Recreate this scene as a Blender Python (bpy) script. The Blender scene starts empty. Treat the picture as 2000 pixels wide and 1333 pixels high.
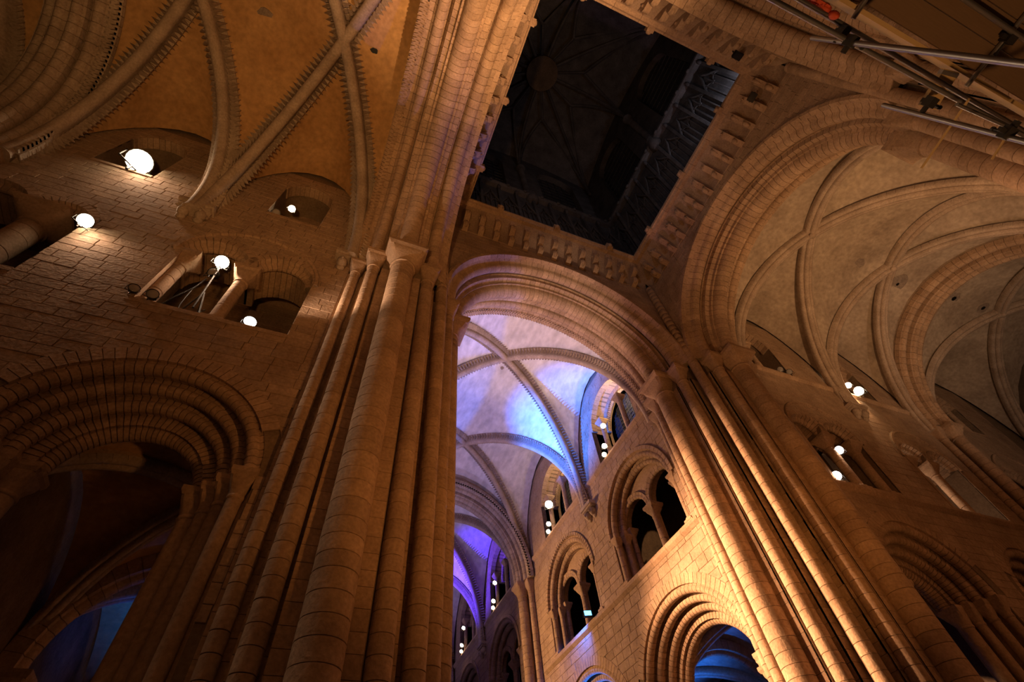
import bpy, math, random
from mathutils import Matrix, Vector
from mathutils.geometry import tessellate_polygon
random.seed(7)
PI = math.pi
SC = bpy.context.scene
COL = SC.collection

# ------------------------------------------------------------------ camera
CAM_R = [[0.926825, -0.367423, -0.077431], [0.254594, 0.766479, -0.589654], [0.276002, 0.526793, 0.803935]]
CAM_O = Vector((-8.08, -3.51, 1.5))
FPX = 952.8
cd = bpy.data.cameras.new('camera'); co = bpy.data.objects.new('camera', cd); COL.objects.link(co)
r0, r1, r2 = [Vector(v) for v in CAM_R]
m = Matrix.Identity(4)
for i in range(3):
    m[i][0] = r0[i]; m[i][1] = -r1[i]; m[i][2] = -r2[i]; m[i][3] = CAM_O[i]
co.matrix_world = m
cd.sensor_width = 36; cd.lens = FPX / 2000 * 36; cd.clip_start = 0.05; cd.clip_end = 400
SC.camera = co
# ------------------------------------------------------------------ world, exposure
w = bpy.data.worlds.new('night'); SC.world = w; w.use_nodes = True
w.node_tree.nodes['Background'].inputs[0].default_value = (0.0, 0.0, 0.0, 1)
w.node_tree.nodes['Background'].inputs[1].default_value = 0.4
SC.view_settings.view_transform = 'Standard'; SC.view_settings.look = 'None'
SC.view_settings.exposure = 0.0; SC.view_settings.gamma = 1.0
SC.view_settings.use_curve_mapping = False

WARM = (1.0, 0.54, 0.24); AMBER = (1.0, 0.39, 0.09); PALE = (1.0, 0.66, 0.44)
LAV = (0.66, 0.50, 1.0); BLUE = (0.012, 0.15, 1.0); VIOLET = (0.075, 0.03, 1.0)
def spot(name, loc, aim, power, color, cone=70, blend=0.6, rad=0.12):
    l = bpy.data.lights.new(name, 'SPOT'); o = bpy.data.objects.new(name, l); COL.objects.link(o)
    l.energy = power; l.color = color; l.spot_size = math.radians(cone); l.spot_blend = blend; l.shadow_soft_size = rad
    o.location = loc; o.rotation_euler = (Vector(aim) - Vector(loc)).to_track_quat('-Z', 'Y').to_euler()
    return o
def point(name, loc, power, color, rad=0.15):
    l = bpy.data.lights.new(name, 'POINT'); o = bpy.data.objects.new(name, l); COL.objects.link(o)
    l.energy = power; l.color = color; l.shadow_soft_size = rad; o.location = loc
    return o
# nave floodlights on the gallery ledge, floor and aisle spots, one added fill
spot('nave_key_fill_light', (-5.2, 16.8, 13.6), (6.4, 6.2, 7.0), 46000, (1.0, 0.53, 0.27), 66, 1.0, 0.2)
spot('nave_key_fill_light', (-4.6, 12.0, 4.0), (6.4, 5.6, 8.0), 9000, (1.0, 0.53, 0.27), 56, 1.0, 0.2)  # added low fill to widen the lit stripes on the bright pier
spot('nave_wall_light', (-5.2, 27.5, 13.4), (6.0, 17.0, 13.0), 9000, WARM, 100, 1.0, 0.25)
spot('nave_vault_light', (-5.3, 12.5, 12.8), (0.8, 15.0, 25), 2600, LAV, 86, 1.0, 0.25)
spot('nave_vault_light', (-5.3, 21.0, 12.8), (0.5, 21.0, 25), 1700, LAV, 100, 1.0, 0.25)
spot('nave_vault_light', (-5.3, 31.0, 12.8), (0.5, 31.0, 25), 1700, LAV, 100, 1.0, 0.25)
spot('nave_vault_light', (-5.3, 40.0, 12.8), (0.5, 40.0, 25), 1700, LAV, 100, 1.0, 0.25)
spot('nave_floor_light', (0.0, 16.0, 2.0), (0.0, 7.5, 22), 4200, (1.0, 0.50, 0.58), 46, 1.0, 0.25)
spot('nave_cream_light', (-3.0, 4.0, 3.0), (0.8, 10.5, 24.5), 9000, PALE, 30, 0.6, 0.2)
spot('blue_light', (-5.2, 17.8, 12.8), (3.9, 16.0, 22.0), 62000, BLUE, 34, 1.0, 0.08)
spot('violet_light', (-5.2, 35.2, 12.8), (3.9, 33.6, 22.0), 45000, VIOLET, 34, 1.0, 0.08)
spot('ledge_blue_light', (5.1, 18.9, 13.1), (5.9, 20.2, 11.6), 900, BLUE, 100, 1.0, 0.05)
spot('aisle_blue_light', (9.4, 22.0, 2.5), (6.6, 20.2, 11), 16000, BLUE, 90, 0.8, 0.15)
spot('aisle_blue_light', (-11.6, 18.6, 4.5), (-11.6, 17.8, 11), 1100, BLUE, 80, 1.0, 0.15)
# unseen uplights and added fill spots in the crossing and the transepts
spot('crossing_light', (-1.0, -1.5, 3.0), (-6.6, -6.2, 23.0), 27000, WARM, 44, 1.0, 0.3)
spot('crossing_light', (1.5, -3.0, 2.5), (0.0, 8.0, 21), 900, AMBER, 90, 1.0, 0.3)
spot('crossing_light', (-2.0, -3.5, 2.5), (-6.6, 6.0, 10.5), 1500, AMBER, 52, 1.0, 0.3)
spot('crossing_light', (-4.5, 3.0, 2.5), (8.0, -1.5, 22), 2300, (1.0, 0.50, 0.2), 62, 1.0, 0.3)
spot('crossing_light', (-3.0, -2.5, 2.5), (6.6, 5.4, 9.5), 1900, AMBER, 30, 1.0, 0.3)  # added to brighten the bright pier's transept side, no lamp known here
spot('scaffold_fill_light', (-6.0, -1.6, 0.6), (-3.2, -4.9, 7.0), 620, (1.0, 0.5, 0.2), 44, 1.0, 0.15)  # added uplight to brighten the board undersides, no lamp known here
spot('left_transept_light', (-10.0, -4.6, 2.5), (-12.0, -1.0, 24.5), 5400, (1.0, 0.48, 0.15), 76, 1.0, 0.3)
spot('right_transept_light', (9.6, -5.0, 9.0), (15.0, 1.0, 24), 4900, WARM, 80, 1.0, 0.2)
spot('right_transept_light', (18.5, -4.6, 9.0), (26.0, 2.0, 24), 1700, PALE, 80, 1.0, 0.2)

# ------------------------------------------------------------------ materials
def stone(name, c1, c2, rough=0.9, bump=0.25, scale=1.1, rnd=0.35, fine=14.0, streak=None):
    M = bpy.data.materials.new(name); M.use_nodes = True
    nt = M.node_tree; N = nt.nodes; L = nt.links
    b = N['Principled BSDF']; b.inputs['Roughness'].default_value = rough
    b.inputs['Specular IOR Level'].default_value = 0.15
    geo = N.new('ShaderNodeNewGeometry')
    n1 = N.new('ShaderNodeTexNoise'); n1.inputs['Scale'].default_value = scale; n1.inputs['Detail'].default_value = 5; n1.inputs['Roughness'].default_value = 0.65
    L.new(geo.outputs['Position'], n1.inputs['Vector'])
    n2 = N.new('ShaderNodeTexNoise'); n2.inputs['Scale'].default_value = fine; n2.inputs['Detail'].default_value = 3
    if streak:
        mp = N.new('ShaderNodeMapping'); mp.inputs['Scale'].default_value = streak
        L.new(geo.outputs['Position'], mp.inputs['Vector']); L.new(mp.outputs['Vector'], n2.inputs['Vector'])
    else:
        L.new(geo.outputs['Position'], n2.inputs['Vector'])
    cr = N.new('ShaderNodeValToRGB'); cr.color_ramp.elements[0].position = 0.32; cr.color_ramp.elements[1].position = 0.68
    cr.color_ramp.elements[0].color = (*c1, 1); cr.color_ramp.elements[1].color = (*c2, 1)
    L.new(n1.outputs['Fac'], cr.inputs['Fac'])
    oi = N.new('ShaderNodeObjectInfo')
    mr = N.new('ShaderNodeMapRange'); mr.inputs['To Min'].default_value = 1 - rnd; mr.inputs['To Max'].default_value = 1 + rnd * 0.5
    L.new(oi.outputs['Random'], mr.inputs['Value'])
    mr2 = N.new('ShaderNodeMapRange'); mr2.inputs['From Min'].default_value = 0.3; mr2.inputs['From Max'].default_value = 0.7
    mr2.inputs['To Min'].default_value = 0.8; mr2.inputs['To Max'].default_value = 1.12
    L.new(n2.outputs['Fac'], mr2.inputs['Value'])
    mu = N.new('ShaderNodeMath'); mu.operation = 'MULTIPLY'; L.new(mr.outputs['Result'], mu.inputs[0]); L.new(mr2.outputs['Result'], mu.inputs[1])
    vm = N.new('ShaderNodeVectorMath'); vm.operation = 'SCALE'
    L.new(cr.outputs['Color'], vm.inputs[0]); L.new(mu.outputs['Value'], vm.inputs['Scale'])
    L.new(vm.outputs['Vector'], b.inputs['Base Color'])
    if bump:
        bp = N.new('ShaderNodeBump'); bp.inputs['Strength'].default_value = bump; bp.inputs['Distance'].default_value = 0.05
        L.new(n2.outputs['Fac'], bp.inputs['Height']); L.new(bp.outputs['Normal'], b.inputs['Normal'])
    return M
def plain(name, c, rough=0.6, metal=0.0, emit=None, es=0.0):
    M = bpy.data.materials.new(name); M.use_nodes = True
    nt = M.node_tree; b = nt.nodes['Principled BSDF']
    n = nt.nodes.new('ShaderNodeTexNoise'); n.inputs['Scale'].default_value = 18; n.inputs['Detail'].default_value = 3
    mx = nt.nodes.new('ShaderNodeMix'); mx.data_type = 'RGBA'
    mx.inputs[6].default_value = (*[k * 0.7 for k in c], 1); mx.inputs[7].default_value = (*c, 1)
    nt.links.new(n.outputs['Fac'], mx.inputs[0]); nt.links.new(mx.outputs[2], b.inputs['Base Color'])
    b.inputs['Roughness'].default_value = rough; b.inputs['Metallic'].default_value = metal
    if emit:
        b.inputs['Emission Color'].default_value = (*emit, 1); b.inputs['Emission Strength'].default_value = es
    return M
MS = stone('sandstone', (0.34, 0.225, 0.145), (0.48, 0.335, 0.225), bump=0.3, rnd=0.14)
MW = stone('ashlar', (0.31, 0.21, 0.14), (0.45, 0.32, 0.22), bump=0.3, rnd=0.12)
MM = stone('mortar', (0.17, 0.12, 0.08), (0.25, 0.18, 0.12), rnd=0.0, bump=0.1)
MR = stone('rib_stone', (0.35, 0.265, 0.20), (0.48, 0.38, 0.30), bump=0.3, rnd=0.1)
MVN = stone('nave_plaster', (0.60, 0.56, 0.55), (0.74, 0.70, 0.68), rnd=0.0, bump=0.9, scale=0.6, fine=3.2, streak=(1.0, 0.45, 1.0))
MVL = stone('ochre_plaster', (0.40, 0.225, 0.095), (0.56, 0.345, 0.16), rnd=0.0, bump=0.25, scale=0.5, fine=5)
MVR = stone('grey_plaster', (0.30, 0.235, 0.18), (0.50, 0.41, 0.32), rnd=0.0, bump=0.3, scale=0.45, fine=5)
MT = stone('tower_stone_shaded', (0.05, 0.045, 0.047), (0.10, 0.09, 0.092), bump=0.3, rnd=0.25)  # colour darkened to stand in for the unlit tower
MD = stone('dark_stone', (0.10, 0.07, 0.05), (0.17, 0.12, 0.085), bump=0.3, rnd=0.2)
MF = stone('floor_stone', (0.05, 0.04, 0.034), (0.09, 0.075, 0.06), rnd=0.1)
MBK = plain('black_metal', (0.02, 0.02, 0.022), 0.4, 0.6)
MST = plain('galvanised_steel', (0.38, 0.36, 0.34), 0.42, 0.85)
MCP = plain('coupler_steel', (0.05, 0.045, 0.04), 0.6, 0.6)
MBD = plain('scaffold_timber', (0.62, 0.42, 0.18), 0.8)
MBD2 = plain('old_timber', (0.20, 0.12, 0.06), 0.85)
MNET = plain('orange_netting', (0.75, 0.10, 0.03), 0.7)
MGL = plain('leaded_glass', (0.02, 0.022, 0.028), 0.15)
MLD = plain('lead', (0.06, 0.06, 0.065), 0.5, 0.5)
MCB = plain('cable', (0.03, 0.025, 0.02), 0.6)
MEM = plain('lamp_lens', (0.9, 0.85, 0.8), 0.3, 0, (1.0, 0.80, 0.52), 60)
MEMW = plain('lamp_lens_white', (0.9, 0.88, 0.85), 0.3, 0, (1.0, 0.90, 0.80), 40)
MEMB = plain('lamp_lens_blue', (0.2, 0.4, 0.9), 0.3, 0, (0.08, 0.45, 1.0), 7)
MEMV = plain('lamp_lens_violet', (0.2, 0.1, 0.9), 0.3, 0, (0.2, 0.06, 1.0), 5)
MOFF = plain('lamp_lens_dark', (0.35, 0.32, 0.30), 0.1)

# ------------------------------------------------------------------ object helpers
WM = {}
I4 = Matrix.Identity(4)
def mesh(verts, faces, mat, smooth=False):
    me = bpy.data.meshes.new('m'); me.from_pydata([tuple(v) for v in verts], [], faces)
    if mat: me.materials.append(mat)
    if smooth: me.polygons.foreach_set('use_smooth', [True] * len(me.polygons))
    return me
def smooth_angle(me, deg=40):
    me.polygons.foreach_set('use_smooth', [True] * len(me.polygons))
    try: me.set_sharp_from_angle(angle=math.radians(deg))
    except Exception: pass
    return me
def put(name, me, M=I4, parent=None, kind=None, label=None, cat=None, group=None):
    o = bpy.data.objects.new(name, me); COL.objects.link(o)
    WM[o.name] = M.copy()
    if parent is not None:
        o.parent = parent; o.matrix_basis = WM[parent.name].inverted() @ M
    else:
        o.matrix_basis = M
    if kind: o['kind'] = kind
    if label: o['label'] = label
    if cat: o['category'] = cat
    if group: o['group'] = group
    return o
def thing(name, loc, label, cat, group=None, kind=None):
    return put(name, None, Matrix.Translation(loc), None, kind, label, cat, group)
def px(P):
    d = Vector(P) - CAM_O
    z = d.dot(r2)
    if z < 0.2: return None
    return 1000 + FPX * d.dot(r0) / z, 666.5 + FPX * d.dot(r1) / z, FPX / z
def score(P):
    q = px(P)
    if q is None: return -1.0
    inside = -60 < q[0] < 2060 and -60 < q[1] < 1393
    return q[2] if inside else 0.001 * q[2]
def xf(M, vs): return [M @ Vector(v) for v in vs]
class Bag:
    """pieces of one kind under one thing: the 300 largest become objects, the rest one joined mesh"""
    def __init__(self, name, parent, mat, rest, lim=300):
        self.n, self.p, self.m, self.rest, self.lim, self.L = name, parent, mat, rest, lim, []
    def add(self, me, M): self.L.append((me, M))
    def done(self):
        L = self.L
        if len(L) > self.lim:
            L = sorted(L, key=lambda t: -score(t[1].translation))
        for me, M in L[:self.lim]: put(self.n, me, M, self.p)
        if len(L) > self.lim:
            V = []; F = []
            for me, M in L[self.lim:]:
                k = len(V); V += [M @ v.co for v in me.vertices]
                F += [[i + k for i in f.vertices] for f in me.polygons]
            me = mesh(xf(WM[self.p.name].inverted(), V), F, self.m)
            put(self.rest, me, WM[self.p.name], self.p, 'stuff')
def box(x0, x1, y0, y1, z0, z1):
    v = [(x, y, z) for z in (z0, z1) for y in (y0, y1) for x in (x0, x1)]
    f = [(0, 2, 3, 1), (4, 5, 7, 6), (0, 1, 5, 4), (2, 6, 7, 3), (0, 4, 6, 2), (1, 3, 7, 5)]
    return v, f
def merge(*parts):
    V = []; F = []
    for v, f in parts:
        k = len(V); V += list(v); F += [[i + k for i in q] for q in f]
    return V, F
def lathe(prof, n=20, M=None):
    V = []; F = []
    for r, z in prof:
        for i in range(n):
            a = 2 * PI * i / n; V.append((r * math.cos(a), r * math.sin(a), z))
    k = len(prof)
    for j in range(k - 1):
        for i in range(n):
            F.append((j * n + i, j * n + (i + 1) % n, (j + 1) * n + (i + 1) % n, (j + 1) * n + i))
    F.append(tuple(reversed(range(n)))); F.append(tuple((k - 1) * n + i for i in range(n)))
    if M: V = xf(M, V)
    return V, F
def tube(pts, r, n=8):
    V = []; F = []
    P = [Vector(p) for p in pts]
    for i, p in enumerate(P):
        t = (P[min(i + 1, len(P) - 1)] - P[max(i - 1, 0)]).normalized()
        a = t.cross(Vector((0.13, 0.29, 0.95))).normalized(); b = t.cross(a)
        for j in range(n):
            an = 2 * PI * j / n; V.append(p + a * (r * math.cos(an)) + b * (r * math.sin(an)))
    for i in range(len(P) - 1):
        for j in range(n):
            F.append((i * n + j, i * n + (j + 1) % n, (i + 1) * n + (j + 1) % n, (i + 1) * n + j))
    F.append(tuple(reversed(range(n)))); F.append(tuple((len(P) - 1) * n + j for j in range(n)))
    return V, F
def prism(poly, M, a, b):
    """poly (p,q) swept from third coordinate a to b; M maps (p, third, q)"""
    n = len(poly)
    V = [(p, a, q) for p, q in poly] + [(p, b, q) for p, q in poly]
    F = [tuple(range(n)), tuple(reversed(range(n, 2 * n)))] + [(i, i + n, (i + 1) % n + n, (i + 1) % n) for i in range(n)]
    return xf(M, V), F

# wall frames: local (u along the wall, d into the wall, z up)
def frame(u, d, off):
    M = Matrix.Identity(4)
    for i in range(3):
        M[i][0] = u[i]; M[i][1] = d[i]; M[i][3] = off[i]
    return M
W = 5.9
F_N = frame((1, 0, 0), (0, 1, 0), (0, 0, 0))        # crossing arch towards the nave (d = y)
F_R = frame((0, -1, 0), (1, 0, 0), (0, 0, 0))       # towards the right transept (d = x)
F_L = frame((0, 1, 0), (-1, 0, 0), (0, 0, 0))       # towards the left transept
F_C = frame((-1, 0, 0), (0, -1, 0), (0, 0, 0))      # towards the choir
W_NR = frame((0, -1, 0), (1, 0, 0), (W, 0, 0))      # nave right wall, u = -y
W_NL = frame((0, 1, 0), (-1, 0, 0), (-W, 0, 0))     # nave left wall, u = y
W_TR = frame((1, 0, 0), (0, 1, 0), (0, W, 0))       # transept walls on the nave side, u = x

# ------------------------------------------------------------------ arches
def arc(cx, cy, r, a0, a1, n):
    return [(cx + r * math.cos(math.radians(a0 + (a1 - a0) * i / n)), cy + r * math.sin(math.radians(a0 + (a1 - a0) * i / n))) for i in range(n + 1)]
def sweep(prof, th0, th1, n, dr=0.0, caps=True):
    V = []; F = []; k = len(prof)
    for j in range(n + 1):
        t = th0 + (th1 - th0) * j / n
        for s, r in prof: V.append(((r + dr) * math.cos(t), s, (r + dr) * math.sin(t)))
    for j in range(n):
        for i in range(k):
            F.append((j * k + i, (j + 1) * k + i, (j + 1) * k + (i + 1) % k, j * k + (i + 1) % k))
    if caps:
        F.append(tuple(range(k))); F.append(tuple(reversed(range(n * k, n * k + k))))
    return V, F
VCACHE = {}
def arch(parent, M, prof, n, mat, th0=0.0, th1=PI, name='voussoir', gap=0.02, bag=None, bed='mortar_bed', zig=None, kz=1.0):
    """ring of n voussoirs about the local d axis"""
    dth = (th1 - th0) / n
    rm = min(r for s, r in prof)
    key = (tuple(prof), n, round(th1 - th0, 4), mat.name, gap, zig)
    if key not in VCACHE:
        v, f = sweep(prof, -dth / 2 + gap / rm / 2, dth / 2 - gap / rm / 2, 1)
        if zig:
            s0, s1, ra, rb = zig                     # zigzag relief on this stone: two raised v-shaped bars
            q = 2
            for j in range(q):
                a0 = -dth / 2 + dth * j / q; a1 = a0 + dth / q; am = (a0 + a1) / 2
                pv = []
                for s, a in ((s0, a0), (s1, am), (s0, a1)):
                    for rr in (ra, rb): pv.append((rr * math.cos(a), s, rr * math.sin(a)))
                w2 = dth / q * 0.45
                for s, a in ((s0, a0 + w2), (s1, am + w2), (s0, a1 + w2)):
                    for rr in (ra, rb): pv.append((rr * math.cos(a), s, rr * math.sin(a)))
                pf = [(1, 3, 9, 7), (3, 5, 11, 9), (0, 1, 3, 2), (2, 3, 5, 4), (6, 8, 9, 7), (8, 10, 11, 9), (0, 6, 7, 1), (4, 5, 11, 10)]
                v, f = merge((v, f), (pv, pf))
        me = mesh(v, f, mat); smooth_angle(me, 35)
        VCACHE[key] = me
    me = VCACHE[key]
    own = bag is None
    if own: bag = Bag(name, parent, mat, 'voussoirs_beyond')
    for i in range(n):
        t = th0 + dth * (i + 0.5)
        if kz == 1.0: bag.add(me, M @ Matrix.Rotation(-t, 4, 'Y'))
        else:
            Rz = Matrix.Diagonal((1, 1, kz, 1)) @ Matrix.Rotation(-t, 4, 'Y'); c = Rz @ Vector((rm, 0, 0))
            me2 = me.copy(); me2.transform(Matrix.Translation(-c) @ Rz); bag.add(me2, M @ Matrix.Translation(c))
    if own: bag.done()
    if bed:
        v, f = sweep(prof, th0, th1, 48, dr=0.025)
        sm = (min(q for q, r in prof) + max(q for q, r in prof)) / 2; sw = max(q for q, r in prof) - min(q for q, r in prof)
        v = [(a, sm + (b - sm) * max(0.3, 1 - 0.05 / sw), c * kz) for a, b, c in v]
        put(bed, mesh(xf(WM[parent.name].inverted(), xf(M, v)), f, MM), WM[parent.name], parent)
def band(s0, s1, r, t=0.5): return [(s0, r), (s1, r), (s1, r + t), (s0, r + t)]
def rollband(s0, s1, r, sc, rr, t=0.5, n=7):
    """flat soffit with a roll of radius rr hanging at sc"""
    return [(s0, r)] + arc(sc, r, rr, 180, 360, n) + [(s1, r), (s1, r + t), (s0, r + t)]
def edgeroll(s0, s1, r, rr, t=0.45, n=8, side=0):
    """order whose edge on the face is cut to a roll"""
    if side == 0:
        return arc(s0 + rr, r + rr, rr, 100, 300, n) + [(s0 + 2 * rr, r + 0.10), (s0 + 2 * rr + 0.06, r + 0.02), (s1, r + 0.02), (s1, r + t), (s0 + 0.02, r + t)]
    return [(s0, r + 0.02), (s1 - 2 * rr - 0.06, r + 0.02), (s1 - 2 * rr, r + 0.10)] + arc(s1 - rr, r + rr, rr, 240, 440, n) + [(s1 - 0.02, r + t), (s0, r + t)]

# ------------------------------------------------------------------ shafts and capitals
def capital(parent, x, y, z0, r, h, hw, mat=None, name='capital'):
    """cushion capital: round necking, block opening to a square, chamfered abacus"""
    mat = mat or MS
    P = Matrix.Translation((x, y, z0))
    n = 32; V = []; F = []
    rows = [(0.0, 0.0), (0.25, 0.12), (0.5, 0.42), (0.75, 0.82), (1.0, 1.0)]
    hb = h * 0.68
    for t, k in rows:
        for i in range(n):
            a = 2 * PI * (i + 0.5) / n; c, s = math.cos(a), math.sin(a)
            sq = hw * 0.93 / max(abs(c), abs(s))
            rad = r * 1.04 * (1 - k) + sq * k
            V.append((rad * c, rad * s, t * hb))
    for j in range(len(rows) - 1):
        for i in range(n): F.append((j * n + i, j * n + (i + 1) % n, (j + 1) * n + (i + 1) % n, (j + 1) * n + i))
    F.append(tuple(reversed(range(n)))); F.append(tuple((len(rows) - 1) * n + i for i in range(n)))
    c = put(name, smooth_angle(mesh(V, F, mat), 28), P, parent)
    q = hw * 0.92
    def ring(a, z): return [(-a, -a, z), (a, -a, z), (a, a, z), (-a, a, z)]
    V = ring(q, hb) + ring(hw * 1.05, hb + h * 0.14) + ring(hw * 1.05, h)
    F = [(3, 2, 1, 0), (8, 9, 10, 11)] + [(j * 4 + i, j * 4 + (i + 1) % 4, j * 4 + 4 + (i + 1) % 4, j * 4 + 4 + i) for j in range(2) for i in range(4)]
    put('abacus', mesh(V, F, mat), P, c)
    put('necking', smooth_angle(mesh(*lathe([(r, -0.07), (r * 1.13, -0.05), (r * 1.15, -0.01), (r * 1.10, 0.02), (r, 0.03)], 20), mat), 50), P, c)
    return c
DR = {}
def drum(r, mat):
    k = (r, mat.name)
    if k not in DR:
        DR[k] = smooth_angle(mesh(*lathe([(r - 0.006, 0), (r, 0.012), (r, 0.988), (r - 0.006, 1)], 24), mat), 25)
    return DR[k]
def courses(z0, z1, lo=0.30, hi=0.43):
    rg = random.Random(int(z0 * 100) + 5); z = z0; out = []
    while z < z1 - 0.1:
        h = min(rg.uniform(lo, hi), z1 - z)
        if z1 - z - h < 0.15: h = z1 - z
        out.append((z, h)); z += h
    return out
def shaft(parent, x, y, r, z0, z1, bag, cs=None, mat=None, name='shaft'):
    mat = mat or MS
    s = put(name, smooth_angle(mesh(*lathe([(r - 0.025, 0), (r - 0.025, z1 - z0)], 20), MM), 60), Matrix.Translation((x, y, z0)), parent)
    for z, h in (cs or courses(z0, z1)):
        if z + h <= z0 + 0.01 or z >= z1 - 0.01: continue
        h2 = min(h, z1 - z)
        M = Matrix.Translation((x + random.uniform(-.003, .003), y + random.uniform(-.003, .003), z + 0.006)) @ Matrix.Rotation(random.uniform(0, 6), 4, 'Z') @ Matrix.Diagonal((1, 1, h2 - 0.013, 1))
        bag.append((drum(r, mat), M, s))
    return s
def flush(bag, name='drum', lim=300):
    """drums as sub-parts of their shafts; beyond the limit joined per shaft"""
    bag = sorted(bag, key=lambda t: -score(t[1].translation))
    for me, M, s in bag[:lim]: put(name, me, M, s)
    rest = {}
    for me, M, s in bag[lim:]: rest.setdefault(s.name, (s, []))[1].append((me, M))
    for s, L in rest.values():
        V = []; F = []
        for me, M in L:
            k = len(V); V += [M @ v.co for v in me.vertices]; F += [[i + k for i in f.vertices] for f in me.polygons]
        put('drums_beyond', smooth_angle(mesh(xf(WM[s.name].inverted(), V), F, MS), 60), WM[s.name], s, 'stuff')

# ------------------------------------------------------------------ walls with openings
def arch_poly(uc, hw, zb, zs, n=24, rise=1.0):
    return [(uc - hw, zb), (uc + hw, zb)] + [(uc + hw * math.cos(PI * i / n), zs + rise * hw * math.sin(PI * i / n)) for i in range(n + 1)]
def rect_poly(u0, u1, z0, z1): return [(u0, z0), (u1, z0), (u1, z1), (u0, z1)]
def slab(outer, holes, d0, d1, M):
    polys = [outer] + holes
    flat = [p for q in polys for p in q]
    tri = tessellate_polygon([[Vector((a, b, 0)) for a, b in q] for q in polys])
    n = len(flat)
    V = [(a, d0, b) for a, b in flat] + [(a, d1, b) for a, b in flat]
    F = [tuple(t) for t in tri] + [tuple(i + n for i in reversed(t)) for t in tri]
    k = 0
    for q in polys:
        for i in range(len(q)):
            a, b = k + i, k + (i + 1) % len(q); F.append((a, b, b + n, a + n))
        k += len(q)
    return xf(M, V), F
def clip(poly, nx, nz, c):
    """keep the side where nx*u + nz*z >= c"""
    out = []
    for i in range(len(poly)):
        a = poly[i]; b = poly[(i + 1) % len(poly)]
        fa = nx * a[0] + nz * a[1] - c; fb = nx * b[0] + nz * b[1] - c
        if fa >= 0: out.append(a)
        if (fa >= 0) != (fb >= 0):
            t = fa / (fa - fb); out.append((a[0] + (b[0] - a[0]) * t, a[1] + (b[1] - a[1]) * t))
    return out
def area(p): return 0.5 * abs(sum(p[i][0] * p[(i + 1) % len(p)][1] - p[(i + 1) % len(p)][0] * p[i][1] for i in range(len(p))))
def stones(parent, M, u0, u1, z0, z1, holes, mat, ch=0.36, lim=300, keep=None, proud=0.014):
    """coursed ashlar on a wall face; holes: (uc, half width, z bottom, z spring, radius)"""
    bag = Bag('stone', parent, mat, 'stones_beyond', lim)
    z = z0; rg = random.Random(int(u0 * 10 + z0 * 7))
    while z < z1 - 0.05:
        h = min(ch * rg.uniform(0.85, 1.15), z1 - z); u = u0 - rg.uniform(0, 0.5)
        while u < u1:
            l = ch * rg.uniform(1.3, 2.6)
            p = rect_poly(max(u, u0) + 0.005, min(u + l, u1) - 0.005, z + 0.005, z + h - 0.005)
            u += l
            if p[1][0] - p[0][0] < 0.06: continue
            c = ((p[0][0] + p[1][0]) / 2, z + h / 2)
            if keep and not keep(*c): continue
            for uc, hw, zb, zs, r in holes:
                if not p: break
                if c[1] > zs:
                    dx, dz = c[0] - uc, c[1] - zs; L = math.hypot(dx, dz) or 1
                    if L - r > 1.2: continue
                    nx, nz = dx / L, dz / L
                    p = clip(p, nx, nz, nx * uc + nz * zs + r)
                elif c[1] > zb:
                    if abs(c[0] - uc) < hw + 1.2:
                        p = clip(p, 1, 0, uc + hw) if c[0] > uc else clip(p, -1, 0, -(uc - hw))
                elif abs(c[0] - uc) < hw: p = clip(p, 0, -1, -zb)
            if len(p) < 3 or area(p) < 0.012: continue
            cu = sum(a for a, b in p) / len(p); cz = sum(b for a, b in p) / len(p); n = len(p)
            o = proud + rg.uniform(-.004, .005)
            V = [(a - cu, 0.05, b - cz) for a, b in p] + [(a - cu, -o + 0.01, b - cz) for a, b in p]
            V += [((a - cu) * 0.965, -o, (b - cz) * 0.95) for a, b in p]
            F = [tuple(range(2 * n, 3 * n))] + [(i, (i + 1) % n, n + (i + 1) % n, n + i) for i in range(n)] + [(n + i, n + (i + 1) % n, 2 * n + (i + 1) % n, 2 * n + i) for i in range(n)]
            bag.add(mesh(V, F, mat), M @ Matrix.Translation((cu, 0, cz)))
        z += h
    bag.done()

# ------------------------------------------------------------------ floor
put('floor', mesh(*box(-45, 45, -30, 75, -0.2, 0), MF), I4, None, 'structure', 'dark stone floor of the church', 'floor')

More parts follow.
